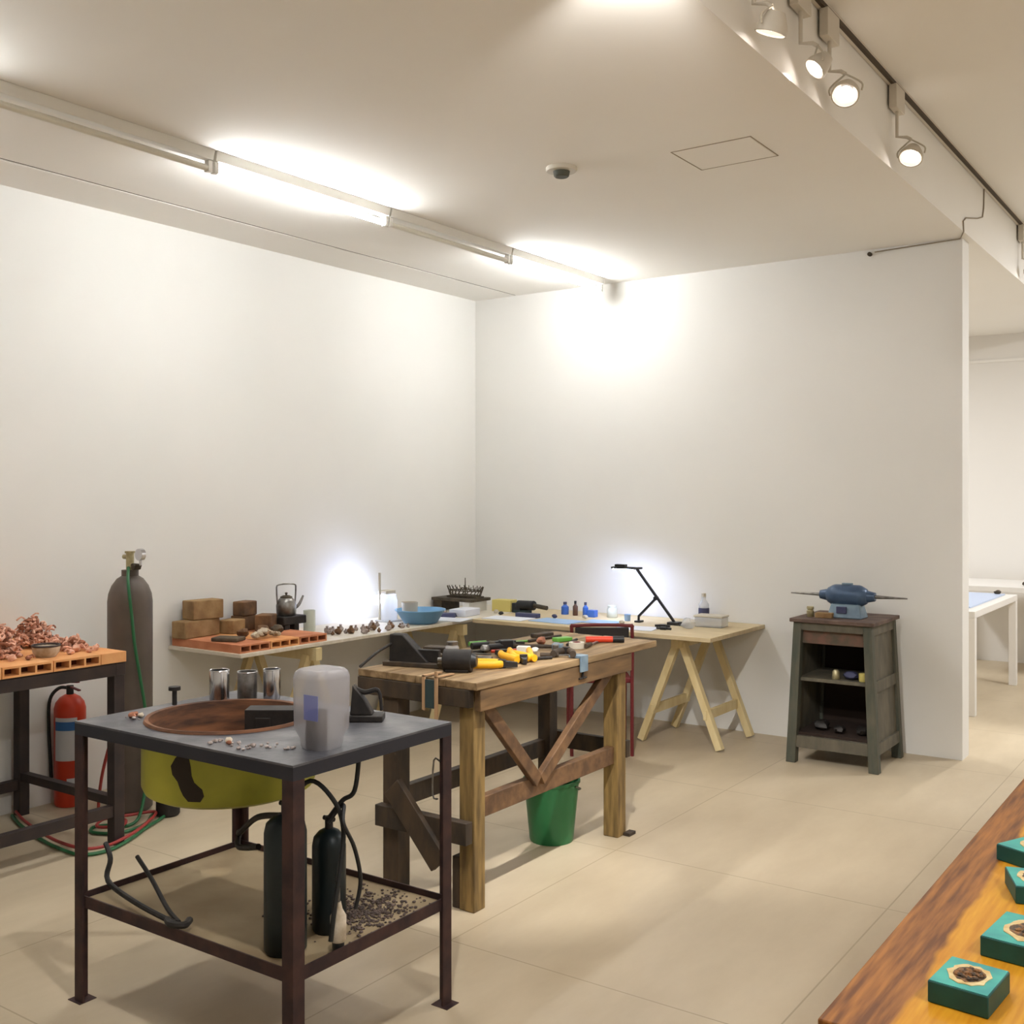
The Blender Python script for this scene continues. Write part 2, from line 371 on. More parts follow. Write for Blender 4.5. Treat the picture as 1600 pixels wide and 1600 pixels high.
def spot(y, aim, label, energy=30, size=48, r=.055, drop=.36, off=.065, blend=.8):
    t = thing('track_spotlight', label, 'spotlight', (-1.43, y, ZR), 0, 'spotlights on the track')
    obj('adapter', MB().box(-.018, .018, -.07, .07, -.14, -.028), 'track', t, .003)
    obj('stem', MB().tube([(0, 0, -.14), (0, 0, -drop+.10), (off*.7, 0, -drop+.09), (off, 0, -drop+.075)], .008, 10), 'track', t)
    hc = Vector((off, 0, -drop)); d = (Vector(aim)-(Vector(t.location)+hc)).normalized()
    R = d.to_track_quat('Z', 'Y').to_matrix().to_4x4(); T = Matrix.Translation(hc) @ R
    yk = MB()
    side = R @ Vector((1, 0, 0))
    yk.tube([Vector((off, 0, -drop+.075)), hc+side*(r+.006)+Vector((0, 0, .03)), hc+side*(r+.006)], .004, 6, 4)
    yk.tube([Vector((off, 0, -drop+.075)), hc-side*(r+.006)+Vector((0, 0, .03)), hc-side*(r+.006)], .004, 6, 4)
    obj('yoke', yk, 'beige', t)
    obj('lamp_ring', MB().lathe([(r*.45, -.05), (r*.55, -.052), (r*.85, -.02), (r, 0), (r, .018), (r*.9, .018), (r*.9, 0), (r*.7, -.02), (r*.45, -.045)], 28, T, close=False), 'track', t)
    obj('lens', MB().lathe([(r*.52, -.004), (r*.50, .004), (.001, .007)], 24, T), 'lens', t)
    obj('lamp_glass', MB().lathe([(r*.53, .002), (r*.9, .012)], 24, T, close=False), 'halo', t)
    ld = bpy.data.lights.new('spot_light', 'SPOT'); ld.energy = energy; ld.spot_size = math.radians(size); ld.spot_blend = blend; ld.shadow_soft_size = .035; ld.color = (1, .985, .96)
    lo = bpy.data.objects.new('spot_light', ld); C.objects.link(lo); lo.parent = t
    lo.location = hc+d*.03; lo.rotation_euler = d.to_track_quat('-Z', 'Y').to_euler()
    return t
SP = .62
spot(3.475, (-2.56, 3.72, 0), 'track spotlight nearest the viewer, top edge of the picture', 210, 27, drop=.38, blend=1.)
spot(3.926, (-3.6, 2.0, .3), 'small dim track spotlight, second along the track', 90, r=.045)
spot(4.252, (-1.1, 1.6, .1), 'bright round track spotlight third along the track', 12, 60)
spot(5.213, (-1.5, 3.0, .1), 'track spotlight fourth along the track, above the cabinet side', 30, 75)
spot(2.05, (-2.3, 5.3, 0), 'unseen track spotlight added to brighten the floor beyond the bench', 230, 36)  # fill lamp out of view, added for the far floor
spot(8.413, (-1.9, 7.2, .4), 'distant track spotlight at the right edge beyond the wall end', 80)
spot(2.60, (-1.80, 3.2, ZC), 'track spotlight above the top edge aimed at the lowered ceiling', 22, 62, drop=.52)
spot(1.6, (-2.7, 2.8, .6), 'unseen track spotlight added over the display table to light the workbench', 80)  # out-of-view lamp added as fill on the bench
spot(1.2, (-2.4, 6.87, 1.5), 'unseen track spotlight added to wash the back wall', 85, 46)  # added lamp, never in view, lifts the back wall
spot(.9, (-.2, 2.1, .8), 'unseen track spotlight added as fill over the plank with the teal blocks', 18)  # unseen fill lamp added above the plank

# unseen ceiling panels added as fill light for the room and far gallery
def fill_panel(x, y, z, e, sx=.3, sy=1.2, label='', col=(.98, .99, 1)):
    t = thing('fill_ceiling_panel', label, 'ceiling light', (x, y, z))
    obj('housing', MB().box(-sx/2-.02, sx/2+.02, -sy/2-.02, sy/2+.02, -.05, 0), 'white', t, .004)
    obj('diffuser', MB().box(-sx/2, sx/2, -sy/2, sy/2, -.056, -.05), 'panel_on', t)
    ld = bpy.data.lights.new('fill_area_light', 'AREA'); ld.shape = 'RECTANGLE'; ld.size = sx; ld.size_y = sy; ld.energy = e; ld.color = col
    lo = bpy.data.objects.new('fill_area_light', ld); C.objects.link(lo); lo.parent = t; lo.location = (0, 0, -.06)
fill_panel(1.6, 1.2, ZR, 42, label='unseen long white fill light added over the entrance side')
fill_panel(.6, 8.6, ZR, 76, label='unseen long white fill light added to brighten the far gallery', col=(.93, .96, 1))
fill_panel(-4.2, 9.2, ZC-.004, 52, label='unseen long white fill light added behind the partition wall', col=(.93, .96, 1))

t = thing('linear_light', 'slim linear light beside the track above the viewer', 'ceiling light', (-1.405, 1.9, ZR))
obj('housing', MB().box(-.012, .012, -.8, .8, -.03, 0), 'white', t); obj('diffuser', MB().box(-.01, .01, -.79, .79, -.033, -.03), 'panel_on', t)
ld = bpy.data.lights.new('strip_light', 'AREA'); ld.shape = 'RECTANGLE'; ld.size = .02; ld.size_y = 1.6; ld.energy = 10; ld.color = (1, .99, .97)
lo = bpy.data.objects.new('strip_light', ld); C.objects.link(lo); lo.parent = t; lo.location = (0, 0, -.036)

# ------------------------------------------------------------------ forge table (foreground)
ft = thing('forge_table', 'low rusty angle-iron table with blackened top, round hearth cut in, nearest the viewer', 'table', (-2.5975, 2.3325, 0))
hx, hy = .4925, .3375
cx, cy, R0 = -2.735+2.5975, 2.318-2.3325, .262       # hearth centre, local
g = MB()
N = 48
outer = []
for k in range(N):
    a = 2*PI*k/N; dx, dy = math.cos(a), math.sin(a)
    tx = ((hx-cx) if dx > 0 else (-hx-cx))/dx if abs(dx) > 1e-6 else 1e9
    ty = ((hy-cy) if dy > 0 else (-hy-cy))/dy if abs(dy) > 1e-6 else 1e9
    q = min(tx, ty); outer.append((cx+dx*q, cy+dy*q))
inner = [(cx+R0*math.cos(2*PI*k/N), cy+R0*math.sin(2*PI*k/N)) for k in range(N)]
# snap nearest ray ends to the true corners
for c in ((hx, hy), (hx, -hy), (-hx, hy), (-hx, -hy)):
    j = min(range(N), key=lambda i: (outer[i][0]-c[0])**2+(outer[i][1]-c[1])**2); outer[j] = c
vs = [(x, y, .885) for x, y in outer]+[(x, y, .885) for x, y in inner]+[(x, y, .879) for x, y in outer]+[(x, y, .879) for x, y in inner]
fs = []
for k in range(N):
    j = (k+1) % N
    fs += [(k, j, N+j, N+k), (2*N+j, 2*N+k, 3*N+k, 3*N+j), (k, 2*N+k, 2*N+j, j), (N+k, N+j, 3*N+j, 3*N+k)]
g.add(vs, fs); obj('tabletop', g, 'plate', ft, smooth=False)
def angle_ring(z0, z1, w=.035, th=.005, ex=0):
    g = MB(); X, Y = hx+ex, hy+ex
    f0, f1 = (z0, z0+th) if z0 < .6 else (z1-th, z1)
    for s in (-1, 1):
        g.box(-X, X, min(s*Y, s*(Y-th)), max(s*Y, s*(Y-th)), z0, z1)
        g.box(min(s*X, s*(X-th)), max(s*X, s*(X-th)), -Y+th, Y-th, z0, z1)
        g.box(-X+th, X-th, min(s*(Y-th), s*(Y-w)), max(s*(Y-th), s*(Y-w)), f0, f1)
        g.box(min(s*(X-th), s*(X-w)), max(s*(X-th), s*(X-w)), -Y+w, Y-w, f0, f1)
    return g
obj('top_frame', angle_ring(.843, .8788), 'plate_edge', ft)
obj('shelf_frame', angle_ring(.30, .337, ex=-.0075), 'rust', ft)
obj('shelf_board', MB().box(-hx+.014, hx-.014, -hy+.014, hy-.014, .3055, .318), 'shelf_ply', ft)
for sx in (-1, 1):
    for sy in (-1, 1):
        g = MB(); w = .042; th = .007
        x, y = sx*hx, sy*hy
        g.box(min(x, x-sx*w), max(x, x-sx*w), min(y, y-sy*th), max(y, y-sy*th), .002, .843)
        g.box(min(x, x-sx*th), max(x, x-sx*th), min(y-sy*th, y-sy*w), max(y-sy*th, y-sy*w), .002, .8425)
        lg = obj('leg', g, 'rust', ft)
        obj('foot_plate', MB().box(x-sx*.01-.032, x-sx*.01+.032, y-sy*.02-.03, y-sy*.02+.03, 0, .002), 'rust', lg)
# hearth pan
hp = MB()
hp.lathe([(.05, .652), (.235, .655), (.262, .668), (.272, .69), (.272, .842)], 48, Matrix.Translation((cx, cy, 0)), close=False)
pan = obj('hearth_pan', hp, 'yellow_pan', ft)
obj('lining', MB().lathe([(.05, .68), (.235, .685), (.250, .70), (.250, .893), (.262, .895), (.266, .886)], 48, Matrix.Translation((cx, cy, 0)), close=False), 'clay_in', ft)
def scorch(a0, rows, r=.2735, n=8):
    # rows: (height, left angle, right angle); a thin burnt patch hugging the pan wall
    g = MB(); vs = []; fs = []; m = len(rows)
    for q in (r, r-.002):
        for z, u0, u1 in rows:
            for k in range(n+1):
                a = a0+u0+(u1-u0)*k/n; vs.append((cx+q*math.cos(a), cy+q*math.sin(a), z))
    w = n+1; off = m*w
    for i in range(m-1):
        for k in range(n):
            a = i*w+k; fs += [(a, a+1, a+w+1, a+w), (off+a, off+a+w, off+a+w+1, off+a+1)]
    for k in range(n):
        fs += [(k, off+k, off+k+1, k+1), ((m-1)*w+k, (m-1)*w+k+1, off+(m-1)*w+k+1, off+(m-1)*w+k)]
    for i in range(m-1):
        fs += [(i*w, (i+1)*w, off+(i+1)*w, off+i*w), (i*w+n, off+i*w+n, off+(i+1)*w+n, (i+1)*w+n)]
    return g.add(vs, fs)
obj('scorch_mark', scorch(math.radians(-74), [(.828,.02,.09),(.815,-.03,.14),(.79,-.09,.16),(.765,-.07,.17),(.745,.0,.20),(.725,.03,.29),(.705,.07,.31),(.688,.13,.27)]), 'burn', pan)
obj('scorch_mark', scorch(math.radians(-36), [(.838,-.14,.13),(.822,-.13,.12),(.805,-.08,.07),(.795,-.03,.03)]), 'burn', pan)
# burner pipe under the pan
obj('burner_pipe', MB().tube([(.33, -.23, .70), (.20, -.2, .665), (.08, -.16, .59), (.03, -.12, .57), (.12, -.2, .565), (.25, -.24, .60)], .009, 8, 6), 'black', ft)
obj('hook', MB().tube([(hx-.03, hy-.02, .76), (hx-.055, hy-.02, .76), (hx-.06, hy-.02, .65), (hx-.04, hy-.02, .64)], .003, 6, 3), 'steel', ft)

TZ = .885
# block standing in the hearth
solo('black_block', MB().box(-.085, .085, -.04, .04, 0, .215).box(-.05, .0, -.044, -.04, .10, .19), 'black', 'black block standing inside the round hearth', 'burner', (-2.672, 2.445, .687), .611, bevel=.004)
# cloudy upturned jug
j = thing('plastic_jug', 'cloudy translucent plastic jug standing upside down on the forge table', 'jug', (-2.195, 2.19, TZ))
def rsq(w, z, n=28, e=4.):
    out = []
    for k in range(n):
        a = 2*PI*k/n; c_, s_ = math.cos(a), math.sin(a)
        q = (abs(c_)**e+abs(s_)**e)**(-1/e); out.append((w*q*c_, w*q*s_, z))
    return out
g = MB(); prof = [(.046, 0), (.05, .012), (.052, .03), (.066, .06), (.068, .2), (.064, .215), (.054, .224), (.02, .225)]
vs = []; fs = []
for w, z in prof: vs += rsq(w, z)
for i in range(len(prof)-1):
    for k in range(28): fs.append((i*28+k, i*28+(k+1) % 28, (i+1)*28+(k+1) % 28, (i+1)*28+k))
fs.append(tuple((len(prof)-1)*28+k for k in range(28)))
g.add(vs, fs); obj('body', g, 'jug', j)
obj('label', MB().box(.0, .055, -.0695, -.0685, .09, .16), mat('blue_tint', (120, 128, 190), .5, alpha=.5), j)
solo('tin_can', MB().lathe([(.001, 0), (.028, 0), (.03, .003), (.03, .105), (.027, .105), (.027, .006), (.001, .006)], 24, close=False), 'darksteel', 'dark grey tin can seen inside the cloudy jug', 'can', (-2.2, 2.175, TZ+.0005))
# tins at the back edge
tins = [(-2.975, 2.475, .034, .11, 'chrome', 'shiny tin can at the back of the forge table, leftmost of three'),
        (-2.93, 2.56, .034, .098, 'steel', 'dull tin can at the back of the forge table, middle of three'),
        (-2.865, 2.615, .03, .105, 'chrome', 'shiny tin can at the back of the forge table, rightmost of three')]
for x, y, r, hgt, mm, lb in tins:
    t = thing('tin_can', lb, 'can', (x, y, TZ), 0, 'tins on the forge table')
    obj('body', MB().lathe([(r*.97, 0), (r, .003), (r, hgt-.003), (r*.97, hgt), (r*.9, hgt-.002), (r*.9, .004), (.001, .004)], 24, close=False), mm, t)
    obj('rim', MB().tube([(r*math.cos(2*PI*k/16), r*math.sin(2*PI*k/16), hgt-.002) for k in range(16)], .0016, 6, closed=True), 'chrome', t)
t = thing('valve_knob', 'small black valve knob on a stem at the back left of the forge table', 'knob', (-3.05, 2.345, TZ))
obj('stem', MB().cyl((0, 0, 0), (0, 0, .05), .008), 'black', t); obj('knob', MB().cyl((0, 0, .05), (0, 0, .062), .02), 'black', t)
t = thing('bench_press', 'black metal tool with bent lever behind the cloudy jug', 'tool', (-2.345, 2.53, TZ), .6)
t.scale = (.72, .72, 1.05)
obj('base', MB().box(-.085, .085, -.05, .05, 0, .02), 'black', t, .004)
obj('body', MB().hexa([(-.06,-.035,.02),(.04,-.035,.02),(.04,.035,.02),(-.06,.035,.02)], [(-.05,-.03,.11),(.0,-.03,.07),(.0,.03,.07),(-.05,.03,.11)]), 'black', t, .004)
obj('lever', MB().tube([(-.05, 0, .1), (.0, 0, .085), (.06, 0, .09), (.075, 0, .03)], .008, 8, 4), 'black', t)
# slag crumbs
g = MB(); rn = random.Random(3)
for k in range(46):
    if k < 14: x, y = rn.gauss(-2.98, .022), rn.gauss(2.14, .022)
    elif k < 34: x, y = rn.gauss(-2.44, .045), rn.gauss(2.07, .018)
    else: x, y = rn.gauss(-2.3, .04), rn.gauss(2.12, .03)
    y = max(y, 2.012)
    if (x+2.735)**2+(y-2.318)**2 < .275**2: continue
    r = rn.uniform(.003, .008); g.rock((x, y, TZ+r*.6), r, .7, k)
solo('slag_crumbs', g, 'casting', 'pale slag crumbs scattered on the blackened forge tabletop', 'crumbs', kind='stuff')
rn = random.Random(11)
for k, (x, y, r) in enumerate([(-2.985, 2.13, .013), (-2.965, 2.15, .011), (-3.0, 2.155, .01), (-2.455, 2.075, .011), (-2.435, 2.06, .009)]):
    solo('slag_lump', MB().rock((0, 0, r*.7), r, .75, k), 'flake' if k % 2 else 'copper2', 'slag lump %s on the forge tabletop' % ['near the left corner, largest of that little heap', 'near the left corner, right of the largest', 'near the left corner, behind the largest', 'by the hearth front edge, larger of two', 'by the hearth front edge, smaller of two'][k], 'slag', (x, y, TZ))

# things on the lower shelf
SZ = .318
def gas_bottle(x, y, r, h, m, label):
    t = thing('gas_bottle', label, 'gas bottle', (x, y, SZ), 0, 'small gas bottles under the forge')
    obj('body', MB().lathe([(r*.9, 0), (r, .01), (r, h-.05), (r*.9, h-.025), (r*.6, h-.008), (r*.3, h)], 28), m, t)
    obj('valve', MB().cyl((0, 0, h), (0, 0, h+.035), .012).cyl((-.02, 0, h+.028), (.02, 0, h+.028), .007), 'black', t)
    return t
gas_bottle(-2.262, 2.115, .06, .385, 'teal_cyl', 'taller dark teal gas bottle on the lower shelf of the forge table')
gas_bottle(-2.265, 2.29, .05, .30, 'teal_cyl', 'shorter dark gas bottle on the lower shelf, behind the front leg')
solo('hose', MB().tube([(-2.262, 2.115, SZ+.41), (-2.22, 2.17, .79), (-2.16, 2.2, .74), (-2.14, 2.22, .66), (-2.13, 2.2, .56), (-2.125, 2.17, .45), (-2.13, 2.16, .36)], .007, 8, 6), 'rubber', 'black hose dropping from the forge table past the taller gas bottle', 'hose')
solo('hose', MB().tube([(-2.265, 2.29, SZ+.33), (-2.23, 2.31, .70), (-2.2, 2.33, .73), (-2.19, 2.34, .84)], .007, 8, 6), 'rubber', 'black hose rising to the tabletop from the shorter gas bottle', 'hose')
solo('hose', MB().tube([(-2.18, 2.2, .67), (-2.15, 2.23, .72), (-2.12, 2.2, .68), (-2.115, 2.24, .60), (-2.12, 2.27, .5), (-2.13, 2.26, .42)], .006, 8, 6), 'blackp', 'thin black looped hose right of the front leg', 'hose')
t = thing('blowtorch', 'pale torch bottle with black foot standing on the lower shelf edge', 'torch', (-2.135, 2.195, SZ))
obj('foot', MB().cyl((0, 0, 0), (0, 0, .03), .017), 'blackp', t)
obj('body', MB().lathe([(.02, .03), (.023, .035), (.023, .1), (.012, .12), (.008, .14)], 20), 'flake', t)
obj('nozzle', MB().tube([(0, 0, .14), (0, 0, .2), (.0, .01, .25)], .006, 8, 3), 'steel', t)
g = MB(); rn = random.Random(5)
for k in range(800):
    x, y = rn.gauss(-2.27, .075), rn.gauss(2.44, .085)
    if y > 2.65 or x > -2.12 or math.hypot(x+2.265, y-2.29) < .065: continue
    r = rn.uniform(.002, .0065); g.rock((x, y, SZ+r*.5), r, .6, k)
solo('charcoal_chips', g, 'char', 'heap of charcoal chips spilled over the lower shelf of the forge table', 'charcoal', kind='stuff')
# tongs leaning on the shelf
t = thing('tongs', 'pair of long black iron tongs leaning across the shelf rail of the forge table', 'tongs', (0, 0, 0))
obj('arm', MB().tube([(-3.125, 2.13, .455), (-3.07, 2.11, .42), (-3.04, 2.08, .365), (-2.85, 2.04, .352), (-2.66, 2.02, .345), (-2.62, 2.02, .345)], .0085, 8, 5), 'black', t)
obj('arm', MB().tube([(-2.93, 2.11, .455), (-2.83, 2.09, .41), (-2.70, 2.05, .36), (-2.62, 2.03, .343)], .007, 8, 5), 'black', t)
obj('jaw', MB().tube([(-2.66, 2.02, .345), (-2.62, 2.0, .348), (-2.585, 2.02, .346), (-2.61, 2.06, .342)], .011, 8, 5), 'black', t)

# ------------------------------------------------------------------ workbench
wb = thing('workbench', 'heavy worn wooden workbench with V-braced side, in the middle of the room', 'workbench', (-2.74, 3.9, 0))
def wl(x, y, z): return (x+2.74, y-3.9, z)
def wbox(g, x0, x1, y0, y1, z0, z1): return g.box(x0+2.74, x1+2.74, y0-3.9, y1-3.9, z0, z1)
BX0, BX1, BY0, BY1, BZ = -3.05, -2.44, 3.25, 4.73, .89
for i in range(4):
    w = (BX1-BX0)/4
    obj('top_plank', wbox(MB(), BX0+i*w+.001, BX0+(i+1)*w-.001, BY0, BY1-.015*(i % 2), BZ-.03, BZ), 'bench_top', wb, .003)
obj('front_apron', wbox(MB(), -2.475, -2.445, BY0+.03, 4.47, .775, BZ-.031), 'bench', wb, .003)
obj('back_apron', wbox(MB(), -2.95, -2.92, BY0+.03, 4.47, .775, BZ-.031), 'bench', wb, .003)
obj('end_board', wbox(MB(), BX0, BX1-.035, BY0-.003, BY0+.027, .79, BZ-.031), 'bench_dark', wb, .003)
obj('end_board', wbox(MB(), -2.92, -2.48, 4.44, 4.47, .79, BZ-.031), 'bench', wb, .003)
for (x, y, w) in ((-2.515, 3.32, .072), (-2.515, 4.43, .078), (-2.885, 3.30, .078), (-2.885, 4.42, .07)):
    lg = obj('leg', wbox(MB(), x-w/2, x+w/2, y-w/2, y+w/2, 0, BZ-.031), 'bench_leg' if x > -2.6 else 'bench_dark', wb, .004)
obj('leg_block', wbox(MB(), -2.59, -2.552, 3.29, 3.355, 0, .20), 'bench_dark', wb, .003)
obj('leg_wedge', wbox(MB(), -2.475, -2.44, 4.44, 4.50, 0, .015), 'bench_dark', wb, .002)
obj('front_stretcher', wbox(MB(), -2.535, -2.495, 3.357, 4.39, .345, .425), 'brace', wb, .003)
obj('back_stretcher', wbox(MB(), -2.92, -2.88, 3.3, 4.42, .33, .41), 'bench_dark', wb, .003)
obj('end_stretcher', wbox(MB(), -2.93, -2.47, 3.22, 3.262, .275, .36), 'bench_dark', wb, .003)
obj('end_stretcher', wbox(MB(), -2.92, -2.47, 4.47, 4.50, .36, .44), 'bench_dark', wb, .003)
obj('end_brace', MB().bar(wl(-2.83, 3.215, .45), wl(-2.585, 3.21, .19), .028, .095), 'bench_dark', wb, .003)
obj('brace', MB().bar(wl(-2.492, 3.36, .79), wl(-2.492, 3.735, .41), .03, .055), 'brace', wb, .003)
obj('brace', MB().bar(wl(-2.49, 4.33, .79), wl(-2.49, 3.755, .41), .03, .055), 'brace', wb, .003)

# tools on the bench
def on_bench(name, label, cat, x, y, rz=0, dz=0): return thing(name, label, cat, (x, y, BZ+.0005+dz), rz)
t = on_bench('bench_shear', 'black iron shear head with long handle at the left end of the workbench', 'bench shear', -2.94, 3.43, .25)
obj('body', MB().hexa([(-.07,-.03,0),(.13,-.03,0),(.13,.03,0),(-.07,.03,0)], [(-.07,-.025,.13),(-.01,-.025,.13),(-.01,.025,.13),(-.07,.025,.13)]), 'black', t, .005)
obj('base', MB().box(-.09, .17, -.05, .05, 0, .018), 'bench_dark', t, .003)
obj('blade', MB().box(0, .15, -.012, .012, .018, .07), 'black', t, .003)
obj('handle', MB().tube([(-.06, -.02, .09), (-.09, -.1, .06), (-.13, -.17, .01)], .006, 8, 4), 'black', t)
t = on_bench('electric_motor', 'round black motor at the near edge of the workbench, left of the yellow tools', 'motor', -2.66, 3.42, .45)
obj('body', MB().cyl((-.06, 0, .045), (.055, 0, .045), .045, n=24).box(-.05, .045, -.03, .03, 0, .012), 'black', t, .003)
obj('cap', MB().cyl((.055, 0, .045), (.075, 0, .045), .032, .022), 'blackp', t)
obj('shaft', MB().cyl((-.085, 0, .045), (-.06, 0, .045), .01), 'steel', t)
def pliers(x, y, rz, label, grip='yellow', L=.17, cat='pliers'):
    t = on_bench('pliers', label, cat, x, y, rz); t.scale = (1.3, 1.35, 1.5)
    for s in (-1, 1):
        obj('handle', MB().tube([(-.02, s*.008, .012), (-.06, s*.026, .012), (-L, s*.032, .012)], .0105, 10, 4), grip, t)
    obj('jaw', MB().hexa([(-.025,-.014,.003),(.03,-.006,.003),(.03,.006,.003),(-.025,.014,.003)], [(-.025,-.014,.02),(.03,-.005,.016),(.03,.005,.016),(-.025,.014,.02)]).cyl((-.02, 0, .0), (-.02, 0, .023), .013), 'black', t)
    return t
pliers(-2.76, 3.85, 2.7, 'yellow handled pliers on the workbench, farthest of the three yellow tools')
pliers(-2.56, 3.74, 2.25+PI, 'yellow handled pliers on the workbench pointing right, middle of the yellow tools', L=.2)
pliers(-2.55, 3.61, .6, 'yellow handled cutters on the workbench, nearest the motor', L=.16)
pliers(-2.86, 4.12, 1.2, 'black handled pliers lying beyond the yellow tools', 'blackp')
pliers(-2.56, 4.08, 2.0, 'small dark pliers near the clamp on the workbench', 'bench_dark', .1)
t = on_bench('file', 'long flat file with bright green body near the far edge of the workbench', 'file', -2.98, 4.2, 1.15)
obj('blade', MB().box(-.11, .13, -.01, .01, 0, .008), 'greenp', t, .001); obj('handle', MB().cyl((-.2, 0, .012), (-.11, 0, .012), .011), 'greenp', t)
t = on_bench('screwdriver', 'red and black cylindrical hand tool at the far right corner of the workbench', 'hand tool', -2.60, 4.50, .65)
obj('handle', MB().cyl((-.1, 0, .016), (.03, 0, .016), .015), 'orange', t); obj('cap', MB().cyl((.03, 0, .016), (.085, 0, .016), .0158), 'blackp', t)
t = on_bench('clamp', 'blue-grey screw clamp gripping the front edge of the workbench', 'clamp', -2.445, 4.02)
obj('jaw', MB().box(-.05, .012, -.03, .03, 0, .012).box(.006, .014, -.03, .03, -.06, .012), 'gbase', t, .002)
obj('screw', MB().cyl((.004, 0, -.09), (.004, 0, -.055), .006).cyl((.004, -.03, -.088), (.004, .03, -.088), .004), 'black', t)
t = on_bench('hammer', 'hammer with wooden handle lying across the middle of the workbench', 'hammer', -2.75, 4.12, .5)
obj('handle', MB().cyl((-.14, 0, .014), (.08, 0, .014), .010, .009), 'bench_dark', t)
obj('head', MB().cbox((.09, 0, .015), (.028, .09, .028)), 'steel', t, .003)
t = on_bench('tape_roll', 'small pale roll with dark core near the clamp on the workbench', 'roll', -2.62, 4.26)
obj('tape', MB().lathe([(.02, 0), (.036, 0), (.036, .028), (.02, .028), (.02, 0)], 24, close=False), 'beige', t)
obj('core', MB().lathe([(.017, 0), (.02, 0), (.02, .029), (.017, .029), (.017, 0)], 20, close=False), 'redchair', t)
t = on_bench('glass_jar', 'little cloudy jar beyond the motor on the workbench', 'jar', -2.85, 3.62)
obj('body', MB().lathe([(.028, 0), (.03, .005), (.03, .06), (.022, .07)], 20), 'clear', t); obj('lid', MB().cyl((0, 0, .07), (0, 0, .084), .025), 'steel', t)
for k, (x, y, rz, L, mm, lb) in enumerate([
    (-2.83, 3.72, .3, .2, 'steel', 'thin steel rod lying beside the cloudy jar on the workbench'),
    (-2.93, 3.78, 1.2, .24, 'black', 'dark round rod near the back edge of the workbench, left half'),
    (-2.9, 4.42, 1.5, .26, 'bench_dark', 'dark brown rod at the far back corner of the workbench'),
    (-2.72, 4.38, 1.9, .2, 'black', 'black rod between the hammer and the red hand tool'),
    (-2.80, 3.98, .9, .18, 'orange', 'orange rod just beyond the farthest yellow pliers'),
    (-2.56, 3.86, 1.1, .12, 'black', 'short black rod at the tip of the yellow pliers')]):
    solo('metal_rod', MB().tube([(-L/2, 0, .007), (0, .004, .007), (L/2, 0, .007)], .007, 8, 3), mm, lb, 'rod', (x, y, BZ+.0005), rz)
rn = random.Random(21)
for k, (x, y, mm, lb) in enumerate([
    (-2.80, 3.50, 'iron', 'dark iron lump between the shear and the motor'), (-2.76, 3.60, 'casting', 'grey metal lump beside the motor, far side'),
    (-2.88, 3.90, 'steel', 'steel lump beside the dark rod at the back of the bench'), (-2.94, 4.02, 'iron', 'dark lump beside the green file'),
    (-2.68, 4.0, 'white', 'small white lump near the hammer handle'), (-2.83, 4.28, 'copper2', 'brown lump beyond the hammer head'),
    (-2.76, 3.44, 'iron', 'small iron lump left of the motor')]):
    solo('metal_lump', MB().rock((0, 0, .018), .026 if k != 4 else .018, .72, 50+k), mm, lb, 'metal piece', (x, y, BZ))
for k, (x, y, sx, sy, sz, rz, mm, lb) in enumerate([
    (-2.97, 3.66, .10, .07, .05, .3, 'bench_dark', 'dark brown wooden block behind the cloudy jar on the workbench'),
    (-2.90, 3.56, .07, .05, .035, .8, 'iron', 'iron block between the shear base and the cloudy jar'),
    (-2.74, 4.00, .06, .035, .03, .4, 'white', 'pale box beside the orange rod on the workbench'),
    (-2.80, 4.42, .09, .05, .02, 1.2, 'greenp', 'flat dull green box near the far end of the workbench'),
    (-2.97, 4.50, .12, .05, .02, 1.4, 'bench_dark', 'flat dark wood piece at the far back corner of the workbench'),
    (-2.66, 4.16, .05, .03, .03, .2, 'gbase', 'blue-grey block beside the tape roll on the workbench'),
    (-2.86, 4.03, .06, .05, .045, .9, 'blackp', 'black block beside the black handled pliers')]):
    solo('small_block', MB().box(-sx/2, sx/2, -sy/2, sy/2, 0, sz), mm, lb, 'block', (x, y, BZ+.0005), rz, bevel=.004)
for k, (x, y, rz, lb) in enumerate([(-2.53, 3.98, .7, 'thin dark chisel pointing at the clamp'), (-2.60, 4.36, 1.8, 'thin dark chisel near the red hand tool'), (-2.88, 3.80, .2, 'thin dark chisel behind the yellow pliers')]):
    t = on_bench('chisel', lb, 'chisel', x, y, rz)
    obj('handle', MB().cyl((-.09, 0, .011), (-.01, 0, .011), .0105, .009), 'bench_dark', t); obj('blade', MB().box(-.01, .09, -.006, .006, .006, .012), 'steel', t)
# straps hanging over the left end of the bench
t = thing('strap', 'tan leather strap with dark teal centre hanging over the left end of the workbench', 'strap', (-2.66, 3.238, .0))
obj('band', MB().box(-.032, -.018, -.01, -.002, .765, .90).box(-.032, -.018, -.01, .10, .894, .90), 'tan', t, .001)
obj('band', MB().box(.03, .044, -.01, -.002, .735, .92).box(.03, .044, -.01, .10, .894, .90), 'tan', t, .001)
obj('pocket', MB().box(-.016, .028, -.01, -.002, .775, .885), 'tealcloth', t, .001)

# green bucket under the bench
t = thing('bucket', 'green plastic bucket on the floor under the workbench', 'bucket', (-2.72, 4.2, 0))
obj('body', MB().lathe([(.001, .006), (.09, .006), (.098, .0), (.102, .01), (.128, .27), (.134, .272), (.134, .285), (.125, .285), (.098, .02), (.001, .02)], 36, close=False), 'bucket', t)
obj('handle', MB().tube([(-.132, 0, .265), (-.12, .06, .24), (0, .135, .2), (.12, .06, .24), (.132, 0, .265)], .004, 6, 5), 'steel', t)

